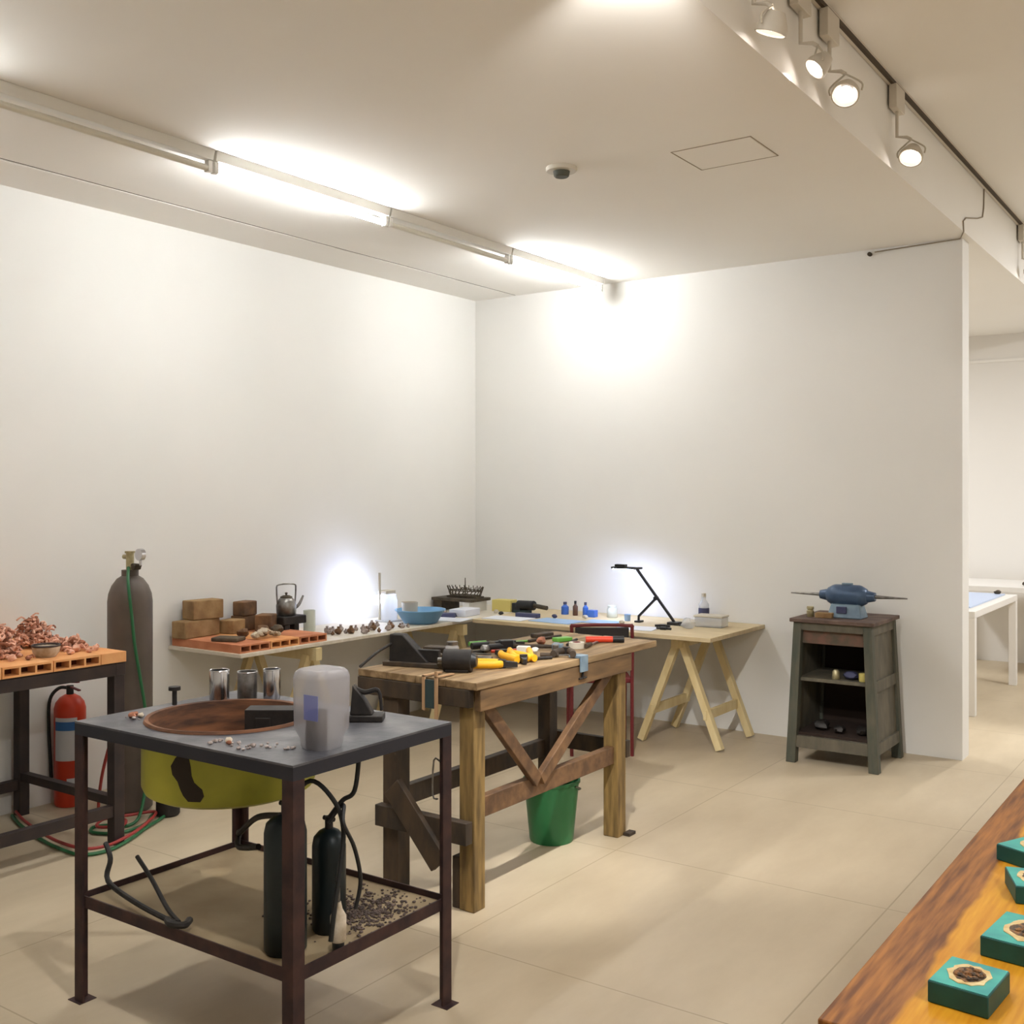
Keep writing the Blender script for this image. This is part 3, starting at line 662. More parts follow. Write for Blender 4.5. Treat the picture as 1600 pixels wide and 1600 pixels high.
# red chair behind the bench
ch = thing('chair', 'red-framed chair with black backrest standing behind the workbench', 'chair', (-3.48, 5.925, 0), .611)
w = .185
obj('backrest', MB().box(-w+.02, w-.02, -.262, -.245, .66, .79), 'chairpad', ch, .006)
g = MB().tube([(-w, -.25, .0), (-w, -.25, .45), (-w, -.25, .765), (-w+.03, -.25, .80), (w-.03, -.25, .80), (w, -.25, .765), (w, -.25, .45), (w, -.25, .0)], .011, 8, 5)
obj('back_frame', g, 'redchair', ch)
obj('seat', MB().box(-w, w, -.24, .19, .445, .475), 'redchair', ch, .008)
for s in (-1, 1): obj('leg', MB().tube([(s*w, .15, .445), (s*w, .19, 0)], .011, 8), 'redchair', ch)

# ------------------------------------------------------------------ steel table with hollow clay slabs (left)
st = thing('steel_table', 'dark steel table carrying hollow clay slabs at the left edge of the picture', 'table', (-4.72, 2.2, 0))
X0, X1, Y0, Y1 = -5.14+4.72, -4.30+4.72, 1.25-2.2, 3.035-2.2
g = MB()
for a in ((X0, X1, Y1-.05, Y1), (X0, X1, Y0, Y0+.05), (X0, X0+.05, Y0+.05, Y1-.05), (X1-.05, X1, Y0+.05, Y1-.05)): g.box(*a, .775, .83)
obj('top_frame', g, 'darksteel', st, .002)
obj('top_plate', MB().box(X0+.002, X1-.002, Y0+.002, Y1-.002, .8305, .836), 'darksteel', st)
for x in (X0+.03, X1-.03):
    for y in (Y0+.03, Y1-.03): obj('leg', MB().box(x-.027, x+.027, y-.027, y+.027, 0, .775), 'darksteel', st, .002)
obj('end_rail', MB().box(X0+.055, X1-.055, Y1-.05, Y1-.01, .175, .215), 'darksteel', st)
obj('side_rail', MB().box(X1-.05, X1-.01, Y0+.055, Y1-.055, .13, .18), 'darksteel', st)
obj('side_rail', MB().box(X0+.01, X0+.05, Y0+.055, Y1-.055, .13, .18), 'darksteel', st)

def hollow_slab(L, W, H, nh, m='clay'):
    """long clay slab (L along x, W along y) with nh square channels running along x"""
    g = MB(); wall = .009; cw = (W-wall*(nh+1))/nh
    g.box(-L/2, L/2, -W/2, W/2, 0, wall); g.box(-L/2, L/2, -W/2, W/2, H-wall, H)
    for i in range(nh+1):
        y = -W/2+i*(cw+wall); g.box(-L/2, L/2, y, y+wall, wall, H-wall)
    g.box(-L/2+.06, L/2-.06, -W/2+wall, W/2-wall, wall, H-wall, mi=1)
    return g
slabmesh = hollow_slab(.86, .228, .048, 3)
names = ['hollow clay slab at the right end of the steel table, farthest back', 'hollow clay slab second from the right end of the steel table',
         'hollow clay slab third from the right end of the steel table', 'hollow clay slab fourth from the right end, cut by the picture edge']
first = None
for i, lb in enumerate(names):
    y = 3.035-.13-.12-.232*i
    if first is None:
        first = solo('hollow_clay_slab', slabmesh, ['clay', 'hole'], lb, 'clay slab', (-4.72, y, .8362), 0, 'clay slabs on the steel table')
        src = first
    else:
        o = first.copy(); C.objects.link(o); o.location = (-4.72, y, .8362); o['label'] = lb
# plain-faced slab at the very corner
o = solo('hollow_clay_slab', MB().box(-.43, .43, -.065, .065, 0, .048), 'clay', 'narrow solid-faced clay slab at the outer right corner of the steel table', 'clay slab', (-4.72, 2.967, .8362), 0, 'clay slabs on the steel table', bevel=.002)

CZ = .8845
def scrap(name, x, y, rx, ry, h, n, seed, label, m='copper', th=.006):
    rn = random.Random(seed); g = MB()
    for k in range(n):
        u = math.sqrt(rn.random()); a = rn.uniform(0, 2*PI); px, py = rx*u*math.cos(a), ry*u*math.sin(a)
        pz = rn.uniform(.006, h*(1-.8*u*u)+.006)
        L = rn.uniform(.02, .05); d = Vector((rn.uniform(-1, 1), rn.uniform(-1, 1), rn.uniform(-.5, .5))).normalized()*L
        p0 = Vector((px, py, pz)); p1 = p0+d*.5+Vector((rn.uniform(-.01, .01), rn.uniform(-.01, .01), rn.uniform(0, .014))); p2 = p0+d
        for q in (p0, p1, p2): q.z = max(q.z, th)
        g.tube([p0, p1, p2], rn.uniform(th*.6, th*1.1), 5, 2, mi=rn.choice((0, 0, 1)))
    for k in range(n//3):
        u = rn.random(); a = rn.uniform(0, 2*PI); r = rn.uniform(.008, .017)
        g.rock((rx*u*math.cos(a), ry*u*math.sin(a), max(r*.7, rn.uniform(0, h*(1-u*u)))), r, .7, seed*100+k, mi=rn.choice((0, 1)))
    return solo(name, g, [m, 'copper2'], label, 'scrap heap', (x, y, CZ))
scrap('scrap_heap', -4.62, 2.60, .13, .10, .15, 230, 1, 'pinkish tangled scrap heap cut by the left picture edge')
scrap('scrap_heap', -4.56, 2.91, .10, .07, .05, 90, 2, 'low reddish scrap scatter right of the grey pan')
o = scrap('scrap_heap', -4.76, 2.86, .10, .085, .15, 190, 3, 'tall pink scrap heap piled behind the grey pan')
t = thing('crucible_pan', 'grey shallow pan tipped among the scrap on the clay slabs', 'pan', (-4.43, 2.72, CZ))
obj('body', MB().lathe([(.001, 0), (.04, 0), (.055, .02), (.06, .05), (.056, .05), (.05, .022), (.036, .006), (.001, .006)], 26, close=False), 'flake', t)
obj('rim', MB().tube([(.058*math.cos(2*PI*k/20), .058*math.sin(2*PI*k/20), .05) for k in range(20)], .005, 6, closed=True), 'darksteel', t)
rn = random.Random(31)
pl = [(-4.40, 2.62), (-4.43, 2.56), (-4.50, 2.50), (-4.50, 2.80), (-4.40, 2.82), (-4.45, 2.88), (-4.60, 3.00), (-4.66, 2.99), (-4.38, 2.90), (-4.86, 2.97), (-4.42, 2.96)]
for k, (x, y) in enumerate(pl):
    r = rn.uniform(.015, .028)
    solo('scrap_lump', MB().rock((0, 0, r*.68), r, .75, 70+k).tube([(0, 0, r), (r, .005, r*1.5), (r*1.6, .0, r*.8)], .004, 5, 2), 'copper' if k % 3 else 'copper2',
         'small reddish scrap lump scattered beside the heaps on the clay slabs', 'scrap', (x, y, CZ), rn.uniform(0, 6), 'loose scrap lumps on the clay slabs')
solo('iron_bit', MB().rock((0, 0, .02), .03, .6, 5), 'black', 'black iron lump on top edge of the scrap, right of the tall heap', 'scrap', (-4.84, 2.99, CZ+.0))

# gas cylinder
gc = thing('gas_cylinder', 'tall dark gas cylinder with brass valve between the two left tables', 'gas cylinder', (-4.745, 3.375, 0))
gp = [(.095, 0), (.110, .015), (.110, 1.06), (.105, 1.10), (.09, 1.14), (.065, 1.175), (.042, 1.19), (.042, 1.22)]
obj('body', MB().lathe(gp, 40), 'gas', gc)
obj('valve', MB().cyl((0, 0, 1.22), (0, 0, 1.305), .02).cyl((-.05, 0, 1.285), (0, 0, 1.285), .012).cyl((0, 0, 1.305), (0, 0, 1.315), .026), 'brass', gc)
obj('regulator', MB().cyl((0, 0, 1.245), (.085, 0, 1.245), .009).cyl((.05, -.02, 1.235), (.05, .02, 1.235), .014), 'iron', gc)
obj('gauge', MB().cyl((.085, -.012, 1.30), (.085, .012, 1.30), .03).cyl((.085, 0, 1.245), (.085, 0, 1.275), .007), 'chrome', gc)
def hose(name, pts, r, m, label): return solo(name, MB().tube(pts, r, 8, 8), m, label, 'hose')
hose('green_hose', [(-4.71, 3.34, 1.235), (-4.655, 3.30, 1.16), (-4.63, 3.30, 1.02), (-4.615, 3.31, .85), (-4.59, 3.325, .68), (-4.575, 3.345, .5), (-4.57, 3.35, .25), (-4.50, 3.26, .05), (-4.485, 3.18, .01), (-4.56, 3.14, .01), (-4.60, 3.07, .01), (-4.53, 3.02, .01), (-4.42, 3.09, .01),
                     (-4.44, 3.24, .01), (-4.54, 3.36, .01), (-4.62, 3.5, .01), (-4.5, 3.42, .01), (-4.38, 3.2, .01), (-4.29, 3.04, .01), (-4.245, 2.90, .01), (-4.30, 2.80, .01), (-4.49, 2.80, .01), (-4.68, 2.83, .01), (-4.93, 2.89, .01), (-5.10, 2.95, .01)], .008, 'green_hose', 'green gas hose running down the tall cylinder and looping over the floor')
hose('red_hose', [(-4.46, 3.10, .52), (-4.53, 3.10, .38), (-4.60, 3.11, .22), (-4.63, 3.12, .06), (-4.60, 3.17, .028), (-4.52, 3.19, .028), (-4.46, 3.12, .028), (-4.54, 3.05, .027), (-4.62, 3.14, .028), (-4.58, 3.25, .027), (-4.52, 3.36, .027), (-4.40, 3.22, .027), (-4.31, 3.06, .026), (-4.265, 2.92, .026), (-4.31, 2.83, .026), (-4.49, 2.82, .026), (-4.68, 2.85, .026), (-4.93, 2.91, .026), (-5.10, 2.97, .024)], .0075, 'red_hose',
     'red gas hose looping over the floor beside the green one')
solo('pressure_tank', MB().lathe([(.05, 0), (.058, .01), (.058, .33), (.04, .37), (.015, .385)], 28), 'black', 'small black cylinder on the floor in front of the tall gas cylinder', 'gas cylinder', (-4.50, 3.42, 0))
obj('band', MB().lathe([(.0585, .27), (.061, .275), (.061, .30), (.0585, .305)], 24, close=False), 'green_hose', bpy.data.objects['pressure_tank'])

# extinguisher
e = thing('fire_extinguisher', 'red fire extinguisher on the floor by the left wall', 'fire extinguisher', (-5.075, 3.25, 0))
obj('body', MB().lathe([(.07, 0), (.078, .012), (.078, .5), (.07, .53), (.05, .555), (.025, .57)], 32), 'red', e)
obj('valve', MB().cyl((0, 0, .57), (0, 0, .615), .018), 'black', e)
obj('handle', MB().bar((-.02, 0, .612), (.10, -.01, .600), .016, .008).bar((-.02, 0, .630), (.09, -.01, .642), .016, .008), 'redchair', e, .002)
obj('hose', MB().tube([(0, 0, .6), (-.05, -.03, .6), (-.085, -.06, .54), (-.088, -.064, .4), (-.08, -.06, .22), (-.072, -.058, .1)], .009, 8, 6), 'rubber', e)
def wrap(r, a0, a1, z0, z1, n=10):
    g = MB(); vs = []; fs = []
    for k in range(n+1):
        a = a0+(a1-a0)*k/n
        for q in (r, r-.002):
            vs += [(q*math.cos(a), q*math.sin(a), z0), (q*math.cos(a), q*math.sin(a), z1)]
    for k in range(n):
        o = 4*k; fs += [(o, o+4, o+5, o+1), (o+3, o+7, o+6, o+2), (o+1, o+5, o+7, o+3), (o, o+2, o+6, o+4)]
    fs += [(0, 1, 3, 2), (4*n, 4*n+2, 4*n+3, 4*n+1)]
    return g.add(vs, fs)
FA = math.radians(-50)
obj('label', wrap(.0795, FA-.75, FA+.75, .24, .46), 'label_w', e)
obj('label_stripe', wrap(.0812, FA-.72, FA+.72, .395, .44), 'label_b', e)
obj('tag', wrap(.0795, FA+.1, FA+.6, .10, .15), 'label_w', e)

# ------------------------------------------------------------------ wall tables
AZ = .735
lt = thing('wall_table', 'long plywood trestle table along the left wall', 'table', (-4.86, 5.2, 0))
obj('tabletop', MB().box(-.31, .31, -1.27, 1.665, AZ-.02, AZ), 'ply_w', lt, .002)
rt = thing('trestle_table', 'pale wooden trestle table along the back wall under the black desk lamp', 'table', (-3.65, 6.43, 0))
obj('tabletop', MB().box(-.895, .905, -.43, .433, AZ-.026, AZ), 'ply', rt, .002)
def trestle(cx, cy, along, label):
    t = thing('trestle', label, 'trestle', (cx, cy, 0), 0 if along == 'y' else PI/2, 'pine trestles')
    H = AZ-.027
    obj('ridge', MB().box(-.024, .024, -.32, .32, H-.075, H), 'pine', t, .002)
    for s in (-1, 1):
        for y in (-.24, .24):
            obj('leg', MB().bar((s*.02, y, H-.05), (s*.275, y, .012), .045, .045), 'pine', t, .002)
    for s in (-1, 1):
        obj('spreader', MB().bar((s*.185, -.27, .22), (s*.185, .27, .22), .022, .06), 'pine', t, .002)
    return t
trestle(-3.06, 6.47, 'y', 'pine trestle under the right end of the back table')
trestle(-4.85, 4.5, 'x', 'pine trestle under the near end of the left wall table')
trestle(-4.85, 5.9, 'x', 'pine trestle under the far part of the left wall table')

# clay slabs on left table
def clay_tile(x, y, z, L, W, rz, label, m='clay2', nh=3, H=.045):
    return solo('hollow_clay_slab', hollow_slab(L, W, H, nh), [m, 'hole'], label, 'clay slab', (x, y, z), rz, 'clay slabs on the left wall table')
for i, lb in enumerate(['hollow clay slab at the near end of the left wall table', 'hollow clay slab second from the near end of the left wall table', 'hollow clay slab third from the near end, under the kettle stand']):
    clay_tile(-4.865, 4.055+.222*i, AZ+.0005, .58, .216, 0, lb, m='clay2' if i != 1 else 'clay')
DZ = AZ+.046
def brick(x, y, z, L, W, H, rz, label, m='fire'):
    return solo('fire_brick', MB().box(-L/2, L/2, -W/2, W/2, 0, H), m, label, 'brick', (x, y, z), rz, 'fire bricks on the left wall table', bevel=.006)
brick(-5.085, 4.06, DZ+.0005, .11, .27, .098, .1, 'pale brown fire brick, lower one of the stacked pair at the left')
brick(-5.085, 4.11, DZ+.0995, .11, .21, .11, -.06, 'squarish pale brown fire brick, topmost of the stack')
brick(-5.04, 4.285, DZ+.0005, .11, .12, .08, .25, 'dark brown brick right of the stacked pair')
brick(-5.08, 4.42, DZ+.0915, .09, .12, .085, .15, 'dark brown brick, topmost of the sooty heap', 'fire2')
brick(-5.09, 4.42, DZ+.0005, .10, .12, .09, .1, 'sooty brick at the back of the dark heap', 'fire2')
brick(-4.95, 4.47, DZ+.0005, .10, .12, .10, .5, 'sooty brick in front right of the heap, beside the black stand', 'fire2')
brick(-4.78, 4.04, DZ+.0005, .16, .11, .022, .4, 'thin flat dark brick piece in front of the stacked pair', 'crate_dark')
for k, (x, y, r, mm, lb) in enumerate([(-4.78, 4.29, .045, 'fire2', 'dark rubble lump in front of the sooty heap, left one'), (-4.77, 4.40, .04, 'crate_dark', 'dark rubble lump in front of the sooty heap, right one'),
                                   (-4.84, 4.20, .035, 'fire2', 'small brown rubble lump beside the pale plaster pieces')]):
    solo('rubble', MB().rock((0, 0, r*.7), r, .75, 90+k), mm, lb, 'rubble', (x, y, DZ))
g = MB(); rn = random.Random(8)
for k in range(26):
    a = rn.uniform(-.09, .09); g.rock((rn.uniform(-.03, .03), a, .016+.03*(1-abs(a)/.09)), rn.uniform(.012, .02), .8, k)
solo('plaster_fragments', g, 'flake', 'arched heap of whitish plaster fragments in front of the bricks', 'plaster', (-4.69, 4.23, DZ))

# stand and kettle
t = thing('stove_stand', 'black iron stand holding the small kettle', 'stand', (-4.95, 4.635, AZ))
obj('leg', MB().box(-.075, -.03, -.08, -.04, 0, .075), 'black', t, .003); obj('leg', MB().box(.03, .075, -.08, -.04, 0, .075), 'black', t, .003)
obj('leg', MB().box(-.03, .03, .04, .08, 0, .075), 'black', t, .003)
obj('top', MB().box(-.08, .08, -.095, .095, .075, .125), 'black', t, .006)
t = thing('kettle', 'small grey metal kettle with tall square handle on the black stand', 'kettle', (-4.95, 4.635, AZ+.1255))
obj('body', MB().lathe([(.055, 0), (.06, .006), (.062, .06), (.055, .085), (.045, .1), (.036, .108)], 28), 'steel', t)
ld_ = obj('lid', MB().lathe([(.037, .108), (.037, .114), (.02, .122), (.006, .124), (.006, .13), (.01, .137), (.002, .141)], 24), 'iron', t)
d = Vector((.574, .819, 0))
dirr = Vector((.819*.0+.3, .95, 0)).normalized()
obj('handle', MB().tube([-dirr*.058+Vector((0, 0, .07)), -dirr*.064+Vector((0, 0, .16)), -dirr*.05+Vector((0, 0, .19)), dirr*.05+Vector((0, 0, .19)), dirr*.064+Vector((0, 0, .16)), dirr*.058+Vector((0, 0, .07))], .005, 8, 3), 'steel', t)
obj('spout', MB().tube([dirr*.05+Vector((0, 0, .04)), dirr*.085+Vector((0, 0, .06)), dirr*.115+Vector((0, 0, .115))], lambda u: .014-.008*u, 8, 4), 'steel', t)
solo('glass_cylinder', MB().lathe([(.036, 0), (.038, .004), (.038, .135), (.035, .135), (.035, .008), (.001, .008)], 28, close=False), 'milk', 'pale greenish glass cylinder right of the kettle', 'glass', (-4.98, 4.86, AZ+.0005))
# white lamp column
t = thing('led_work_lamp', 'pale column lamp with thin top rod glaring at the left wall', 'lamp', (-4.93, 5.56, AZ))
obj('base', MB().box(-.06, .06, -.075, .075, 0, .012), 'clear', t, .004)
obj('body', MB().lathe([(.055, .012), (.06, .02), (.06, .15), (.052, .17), (.052, .185)], 28), 'clear', t)
obj('head', MB().box(-.05, .03, -.06, .04, .19, .215), 'beige', t, .006)
obj('rod', MB().cyl((-.03, -.06, .012), (-.03, -.06, .335), .009), 'beige', t)
obj('led', MB().box(-.055, -.045, -.10, .0, .12, .18), 'led', t, .002)
def point(loc, e, col, r, name, parent=None):
    ld = bpy.data.lights.new(name, 'POINT'); ld.energy = e; ld.color = col; ld.shadow_soft_size = r
    o = bpy.data.objects.new(name, ld); C.objects.link(o); o.location = loc
    if parent: o.parent = parent
    return o
def spotl(loc, aim, e, col, size, blend, r, name, parent):
    ld = bpy.data.lights.new(name, 'SPOT'); ld.energy = e; ld.color = col; ld.spot_size = math.radians(size); ld.spot_blend = blend; ld.shadow_soft_size = r
    o = bpy.data.objects.new(name, ld); C.objects.link(o); o.parent = parent; o.location = Vector(loc)-Vector(parent.location)
    o.rotation_euler = (Vector(aim)-Vector(loc)).to_track_quat('-Z', 'Y').to_euler(); return o
spotl((-4.96, 5.42, .93), (-5.175, 5.30, .98), 2.4, (.50, .60, 1), 165, 1., .02, 'led_light', t)
# small castings in a row
rn = random.Random(40)
lead = None
for k in range(28):
    x = rn.uniform(-4.84, -4.58); y = 4.80+k*.0225+rn.uniform(-.008, .008); r = rn.uniform(.012, .026)
    solo('metal_casting', MB().rock((0, 0, r*.72), r, .8, 200+k).cyl((0, 0, r), (0, 0, r*2.), r*.35, n=8), 'casting' if k % 3 else 'fire2', 'tiny grey casting in the loose row between clay slabs and blue basin', 'casting', (x, y, AZ), 0, 'tiny castings on the left wall table')
# blue basin + bowl
t = thing('basin', 'blue plastic basin on the left wall table', 'basin', (-4.69, 5.61, AZ))
obj('body', MB().lathe([(.001, .004), (.10, .0), (.115, .006), (.165, .085), (.172, .088), (.172, .094), (.16, .094), (.11, .012), (.001, .012)], 36, close=False), 'blue_bowl', t)
solo('metal_cup', MB().lathe([(.001, 0), (.045, 0), (.05, .005), (.056, .09), (.060, .092), (.052, .092), (.046, .01), (.001, .01)], 28, close=False), 'beige', 'grey cup standing in the blue basin', 'cup', (-4.75, 5.57, AZ+.05))
# items in the corner
t = thing('crown_trivet', 'dark scrolled iron crown ornament standing on a dark tray in the corner', 'ornament', (-4.93, 6.42, AZ+.11))
g = MB()
for k in range(24):
    a = 2*PI*k/24; a2 = 2*PI*(k+.5)/24; R1, R2 = .135, .155
    p = lambda aa, rr, z: (rr*math.cos(aa), rr*.45*math.sin(aa), z)
    g.tube([p(a, R1, 0), p(a-.1, R1+.01, .025), p(a+.1, R2, .05), p(a2, R2+.008, .072)], .0035, 5, 3)
for z, rr in ((.003, .135), (.04, .148)):
    g.tube([(rr*math.cos(2*PI*k/28), rr*.45*math.sin(2*PI*k/28), z) for k in range(28)], .0045, 6, closed=True)
obj('scrollwork', g, 'iron', t)
obj('spire', MB().cyl((0, 0, 0), (0, 0, .135), .006, .003).tube([(-.05, 0, .04), (-.02, 0, .06), (0, 0, .04), (.02, 0, .06), (.05, 0, .04)], .004, 5, 4), 'iron', t)
obj('foot', MB().box(-.14, .14, -.05, .05, -.012, 0), 'iron', t, .002)
t = thing('dark_tray', 'dark wooden tray on two blocks under the iron crown', 'tray', (-4.97, 6.42, AZ))
obj('board', MB().box(-.19, .19, -.12, .12, .075, .097), 'iron', t, .002)
obj('block', MB().box(-.18, -.1, -.11, .11, 0, .075), 'iron', t, .002)
obj('block', MB().box(.1, .16, -.11, .11, 0, .075), 'white', t, .002)
solo('white_case', MB().box(-.07, .07, -.1, .1, 0, .05), 'paper', 'white low case in front of the dark tray', 'case', (-4.72, 6.14, AZ+.0005), .1, bevel=.004)
solo('navy_pouch', MB().hexa([(-.08,-.04,0),(.08,-.04,0),(.08,.04,0),(-.08,.04,0)], [(-.05,-.03,.03),(.07,-.03,.03),(.07,.03,.03),(-.05,.03,.03)]), 'navy', 'navy pouch lying on the table corner before the white case', 'pouch', (-4.77, 5.98, AZ+.0005), .4, bevel=.006)
for k, (x, y, w_, d_, rz, mm, lb) in enumerate([(-4.66, 5.86, .3, .2, .2, 'paper', 'pale paper sheet on the left wall table right of the blue basin'), (-4.35, 6.16, .32, .2, .05, 'paper', 'white paper sheet at the front of the back table, left part'),
                                        (-3.98, 6.22, .34, .22, -.06, 'paper_b', 'light blue paper sheet in the middle of the back table'), (-3.7, 6.35, .24, .18, .1, 'paper_b', 'light blue paper sheet below the lamp head'),
                                        (-3.34, 6.18, .26, .2, .15, 'paper', 'cream paper sheet in front of the desk lamp base')]):
    solo('paper_sheet', MB().box(-w_/2, w_/2, -d_/2, d_/2, 0, .004), mm, lb, 'paper', (x, y, AZ+.0005+.0*k), rz)
solo('cardboard_box', MB().box(-.08, .08, -.05, .05, 0, .085), 'yel_box', 'pale yellow box beside the iron crown', 'box', (-4.66, 6.55, AZ+.0005), .1, bevel=.002)
t = thing('power_tool', 'black hand power tool lying on the back table', 'power tool', (-4.42, 6.52, AZ), -.1)
obj('body', MB().cyl((-.1, 0, .055), (.05, 0, .06), .035, n=18).box(-.14, -.06, -.03, .03, 0, .07), 'blackp', t, .004)
obj('grip', MB().cyl((.05, 0, .06), (.17, 0, .05), .016, n=14), 'iron', t)
obj('battery', MB().box(-.12, .0, -.035, .035, .0, .02), 'tealcloth', t, .003)
solo('battery_pack', MB().box(-.09, .09, -.025, .025, 0, .03), 'navy', 'flat navy block in front of the black power tool', 'block', (-4.28, 6.3, AZ+.0005), .05, bevel=.003)
def bottle(x, y, r, h, m, label, cap='blackp'):
    t = thing('bottle', label, 'bottle', (x, y, AZ), 0, 'bottles on the back table')
    obj('body', MB().lathe([(r*.94, 0), (r, .004), (r, h*.62), (r*.5, h*.74), (r*.4, h*.8)], 20), m, t)
    obj('cap', MB().cyl((0, 0, h*.8), (0, 0, h), r*.48, n=14), cap, t)
bottle(-4.17, 6.62, .028, .09, 'bottle_blue', 'blue bottle with dark cap, leftmost of the small bottles', 'navy')
bottle(-4.07, 6.60, .019, .105, 'amber', 'slim brown bottle between the two blue ones', 'blackp')
bottle(-3.985, 6.60, .02, .10, 'bottle_blue', 'slim blue bottle right of the brown one', 'navy')
solo('blue_cube', MB().box(-.03, .03, -.025, .025, 0, .05), 'bottle_blue', 'small bright blue box right of the slim blue bottle', 'box', (-3.915, 6.58, AZ+.0005), bevel=.003)
t = thing('glass_jar', 'pale green glass jar on the back table', 'jar', (-3.79, 6.64, AZ))
obj('body', MB().lathe([(.034, 0), (.037, .004), (.037, .06), (.03, .07)], 24), 'milk', t); obj('lid', MB().cyl((0, 0, .07), (0, 0, .085), .032), 'milk', t)
solo('small_cup', MB().lathe([(.001, 0), (.02, 0), (.023, .045), (.02, .045), (.017, .005), (.001, .005)], 18, close=False), 'paper_b', 'little pale blue cup left of the desk lamp', 'cup', (-3.6, 6.52, AZ+.0005))
t = thing('bottle', 'clear bottle with violet label right of the desk lamp', 'bottle', (-3.15, 6.78, AZ))
obj('body', MB().lathe([(.034, 0), (.036, .004), (.036, .12), (.016, .15), (.014, .17)], 24), 'clear', t); obj('cap', MB().cyl((0, 0, .17), (0, 0, .195), .016), 'beige', t)
obj('label', MB().lathe([(.0365, .04), (.037, .045), (.037, .09), (.0365, .095)], 24, close=False), 'navy', t)
t = thing('plastic_case', 'translucent whitish box at the right end of the back table', 'box', (-2.99, 6.55, AZ), .05)
obj('body', MB().box(-.095, .095, -.06, .06, 0, .065), 'clear', t, .006); obj('lid', MB().box(-.1, .1, -.065, .065, .065, .078), 'beige', t, .004)
solo('crumpled_bag', MB().rock((0, 0, .035), .05, .75, 9), 'clear', 'crumpled clear plastic bag before the whitish box', 'bag', (-3.07, 6.36, AZ))
for k, (x, y, rz, lb) in enumerate([(-3.24, 6.34, .3, 'small black tool in front of the lamp foot, left one'), (-3.13, 6.45, -.2, 'small black tool beside the lamp foot, far one'), (-3.17, 6.22, .1, 'small black tool nearest the front edge of the back table')]):
    solo('hand_tool', MB().tube([(-.05, 0, .008), (0, .006, .01), (.05, 0, .008)], .008, 8, 3).box(-.02, .02, -.014, .014, 0, .018), 'blackp', lb, 'tool', (x, y, AZ+.0005), rz)
for k, (x, y, mm, lb) in enumerate([(-4.5, 6.28, 'black', 'dark bit on the paper in the left part of the back table'), (-4.08, 6.34, 'navy', 'dark bit before the brown bottle'), (-3.88, 6.42, 'beige', 'pale bit before the green jar'), (-3.52, 6.3, 'beige', 'pale bit under the lamp head'), (-4.88, 6.1, 'casting', 'grey lump beside the navy pouch'), (-4.60, 6.36, 'beige', 'pale lump before the yellow box')]):
    solo('small_part', MB().rock((0, 0, .014), .02, .7, 300+k), mm, lb, 'small part', (x, y, AZ+.0045))

# desk lamp with black arms
t = thing('desk_lamp', 'black jointed desk lamp leaning left on the back table', 'desk lamp', (-3.33, 6.5, AZ))
def q(x, z, y=6.5): return (x+3.33, y-6.5, z-AZ)
obj('clamp_foot', MB().box(-3.52+3.33, -3.48+3.33, -.03, .03, 0, .012).cyl(q(-3.502, .745), q(-3.502, .78), .008), 'blackp', t)
obj('clamp_foot', MB().box(-3.27+3.33, -3.19+3.33, -.04, .04, 0, .02), 'blackp', t, .003)
obj('lower_arm', MB().bar(q(-3.502, .775), q(-3.37, .905), .016, .014), 'blackp', t)
obj('upper_arm', MB().bar(q(-3.235, .755), q(-3.515, 1.095), .016, .014), 'blackp', t)
obj('joint', MB().cyl(q(-3.37, .905, 6.485), q(-3.37, .905, 6.515), .014), 'blackp', t)
hd = obj('lamp_head', MB().box(-3.70+3.33, -3.49+3.33, -.035, .035, 1.095-AZ, 1.108-AZ).box(-3.68+3.33, -3.60+3.33, -.02, .02, 1.108-AZ, 1.125-AZ), 'blackp', t, .003)
obj('diffuser', MB().box(-3.69+3.33, -3.56+3.33, -.03, .03, 1.090-AZ, 1.0945-AZ), 'led', hd)
spotl((-3.67, 6.48, 1.08), (-3.72, 6.80, .86), 5.5, (.50, .62, 1), 165, 1., .03, 'lamp_light', t)

# ------------------------------------------------------------------ cabinet with grinder
cb = thing('cabinet', 'worn green wooden cabinet without door carrying the blue grinder', 'cabinet', (-2.09, 6.5, 0))
def cp(u, v, z):                       # u,v in [-1,1]; the carcass narrows towards the top
    k = z/.865
    return (u*(.275-.045*k)+(.0)*k, v*(.262-.012*k), z)
def tapered(u0, u1, v0, v1, z0, z1):
    b = [cp(u, v, z0) for u, v in ((u0, v0), (u1, v0), (u1, v1), (u0, v1))]; tt = [cp(u, v, z1) for u, v in ((u0, v0), (u1, v0), (u1, v1), (u0, v1))]
    return MB().hexa(b, tt)
for u0, u1 in ((-1, -.79), (.79, 1)):
    for v0, v1 in ((-1, -.79), (.79, 1)):
        obj('post', tapered(u0, u1, v0, v1, 0, .842), 'cab_post', cb, .003)
obj('top', MB().box(-.25, .25, -.268, .268, .843, .865), 'cab_top', cb, .003)
obj('top_rail', tapered(-.79, .79, -.98, -.88, .795, .842), 'cab', cb, .002)
obj('inner_rail', tapered(-.79, .79, -.85, -.8, .715, .794), 'cab_rail', cb, .002)
obj('bottom_rail', tapered(-.79, .79, -.98, -.86, .095, .165), 'cab', cb, .002)
obj('shelf', tapered(-.86, .86, -.86, .86, .49, .51), 'cab', cb)
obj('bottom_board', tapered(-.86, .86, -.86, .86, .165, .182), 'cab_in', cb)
for s in (-1, 1):
    u0, u1 = sorted((s*.86, s*.93))
    sp = obj('side_panel', tapered(u0, u1, -.79, .79, .10, .842), 'cab', cb)
    u0, u1 = sorted((s*.9, s*.985))
    for z0, z1 in ((.10, .165), (.455, .52), (.785, .842)):
        obj('side_rail', tapered(u0, u1, -.79, .79, z0, z1), 'cab', sp)
obj('back_panel', tapered(-.86, .86, .86, .93, .10, .842), 'cab_in', cb)
